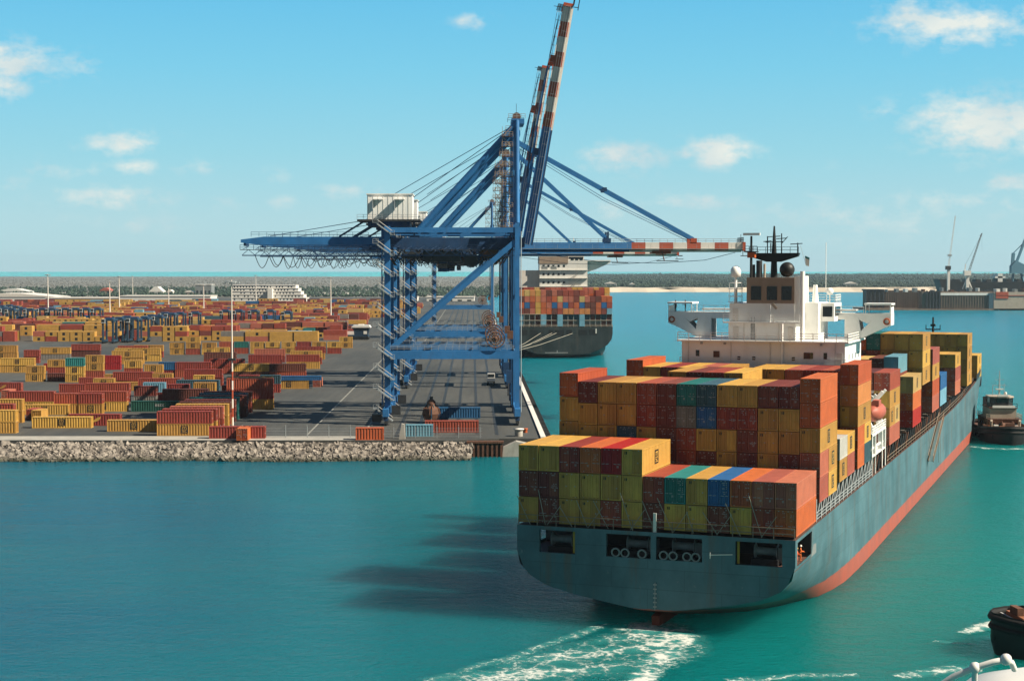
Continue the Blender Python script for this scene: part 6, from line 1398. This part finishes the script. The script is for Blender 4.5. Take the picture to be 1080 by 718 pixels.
# dark ship in the dock
ds = empty('docked_ship', (P(1030, 1760), 1760, 0), 0, 'dark hulled ship standing in the floating dock', 'ship')
b = MB(); b.prism([(P(987, 1760) - P(1030, 1760), -12, 30), (P(993, 1760) - P(1030, 1760), -12, 10), (120, -12, 10), (120, -12, 27), (-20, -12, 27), (-24, -12, 29)], (0, 24, 0), M['black']); b.build('hull', ds)
b = MB(); b.box((20, -9, 27), (25, 9, 36), M['white']); b.box((17, -9, 31), (28, 9, 33), M['white']); b.build('deckhouse', ds)
b = MB()
for k in range(9): x = -25 + k * 11; b.box((x, -8, 27), (x + 5, 8, 28.5 + rnd.random() * 2), M['dark'])
b.build('hatch', ds)
def dock_crane(px, D, zt, base, kind, label):
    o = empty('dock_crane', (P(px, D), D, base), 0, label, 'crane'); w = M['white'] if kind != 'blue' else paint('pale_crane_blue', (.16, .36, .48), .6, .1, .1)
    if kind == 'tower':
        b = MB(); b.bar((0, 0, 0), (0, 0, 22), 2.6, 2.6, w); b.build('tower', o); b = MB(); b.box((-3, -2, 22), (2, 2, 26), M['dark']); b.build('operator_cab', o)
        b = MB(); 
        for s in (-.7, .7): b.bar((s, 0, 26), (6.5 + s * .4, 0, 78), .35, .35, w)
        for k in range(20): t = k / 20; b.bar((6.2 * t - .6, 0, 26 + 52 * t), (6.2 * (t + .05) + .6, 0, 26 + 52 * (t + .05)), .25, .25, w)
        b.box((3, -1, 36), (-1, 1, 38), M['galv']); b.build('jib', o)
    elif kind == 'luff':
        b = MB(); b.bar((0, 0, 0), (0, 0, 16), 3.2, 3.2, w); b.bar((-5, 0, 0), (0, 0, 12), 1, 1, w); b.bar((5, 0, 0), (0, 0, 12), 1, 1, w); b.build('tower', o); b = MB(); b.box((-4, -3, 14), (3, 3, 19), w); b.bar((-3, 0, 19), (-2, 0, 26), .8, .8, w); b.build('operator_cab', o)
        b = MB()
        for s in (-.9, .9): b.bar((1 + s, 0, 17), (14.5 + s * .4, 0, 58), .4, .5, M['grey'])
        for k in range(14): t = k / 14; b.bar((1 + 13 * t - .8, 0, 17 + 41 * t), (1 + 13 * (t + .07) + .8, 0, 17 + 41 * (t + .07)), .35, .35, M['dark'])
        b.bar((-2, 0, 26), (14.5, 0, 57), .15, .15, M['dark']); b.bar((14.6, 0, 58), (14.8, 0, 40), .1, .1, M['dark']); b.build('jib', o)
    else:
        b = MB()
        for x in (-7, 9): b.bar((x, -4, 0), (x * .5, 0, 24), 1.6, 1.6, w); b.bar((x, 4, 0), (x * .5, 0, 24), 1.6, 1.6, w)
        b.build('portal', o); b = MB(); b.prism([(-7, -4, 22), (10, -4, 22), (10, -4, 30), (-2, -4, 36), (-7, -4, 30)], (0, 8, 0), w); b.build('machine_house', o)
        b = MB(); b.bar((-2, 0, 30), (9, 0, 60), 2.4, 2.4, w); b.bar((-5, 0, 30), (-4, 0, 44), 3, 3, w); b.bar((-4, 0, 44), (8, 0, 56), .8, .8, w); b.bar((9, 0, 60), (22, 0, 84), 2.4, 2.0, w); b.build('jib', o)
dock_crane(1000, 1700, 52, 18, 'tower', 'slim pale lattice crane pointing straight up behind the dry dock')
dock_crane(1020, 1700, 40, 20, 'luff', 'grey luffing crane leaning right over the dry dock')
dock_crane(1072, 1760, 34, 14, 'blue', 'pale blue portal crane at the right edge behind the dry dock')

# ================================================================== OWN SHIP'S CORNER
c0 = at(1095, 754, 30)
cn_ = empty('deck_canopy', (c0.x, c0.y, c0.z), 0, 'white curved canopy with a pipe handrail in the lower right corner', 'canopy')
b = MB(); b.lathe([(2.4, -1.6), (2.35, -1.0), (2.1, -.1), (1.65, .38), (.9, .62), (.01, .7)], (.45, 0, 0), M['white'], 40); b.build('shell', cn_)
b = MB(); pts = [at(990, 731, 28.6) - c0, at(1010, 717, 28.5) - c0, at(1033, 707.5, 28.4) - c0, at(1052, 701.5, 28.3) - c0, at(1066, 698.5, 28.3) - c0, at(1072, 702, 28.4) - c0, at(1075, 709, 28.6) - c0]
b.tube(pts, .055, M['white'], 10)
for p in (pts[2], pts[4]): b.ball(tuple(p), .105, M['white'], 10)
b.tube([pts[2], pts[2] + Vector((.25, .9, -.7))], .05, M['white'], 8); b.build('handrail', cn_)

# ================================================================== HAZE
b = MB(); b.box((-6000, -400, -6), (6000, 9500, 112), M['white'])
me = b.mesh('haze'); me.materials.clear()
m = bpy.data.materials.new('haze_air'); m.use_nodes = True; nt = m.node_tree; nt.nodes.clear()
out = nt.nodes.new('ShaderNodeOutputMaterial'); pv = nt.nodes.new('ShaderNodeVolumePrincipled'); pv.inputs['Color'].default_value = (.62, .84, 1.0, 1); pv.inputs['Density'].default_value = 4e-5; pv.inputs['Anisotropy'].default_value = 0.2
nt.links.new(pv.outputs[0], out.inputs['Volume']); me.materials.append(m)
hz_ = bpy.data.objects.new('haze', me); COL.objects.link(hz_); tag(hz_, 'thin pale sea haze over the harbour', 'haze', kind='stuff')
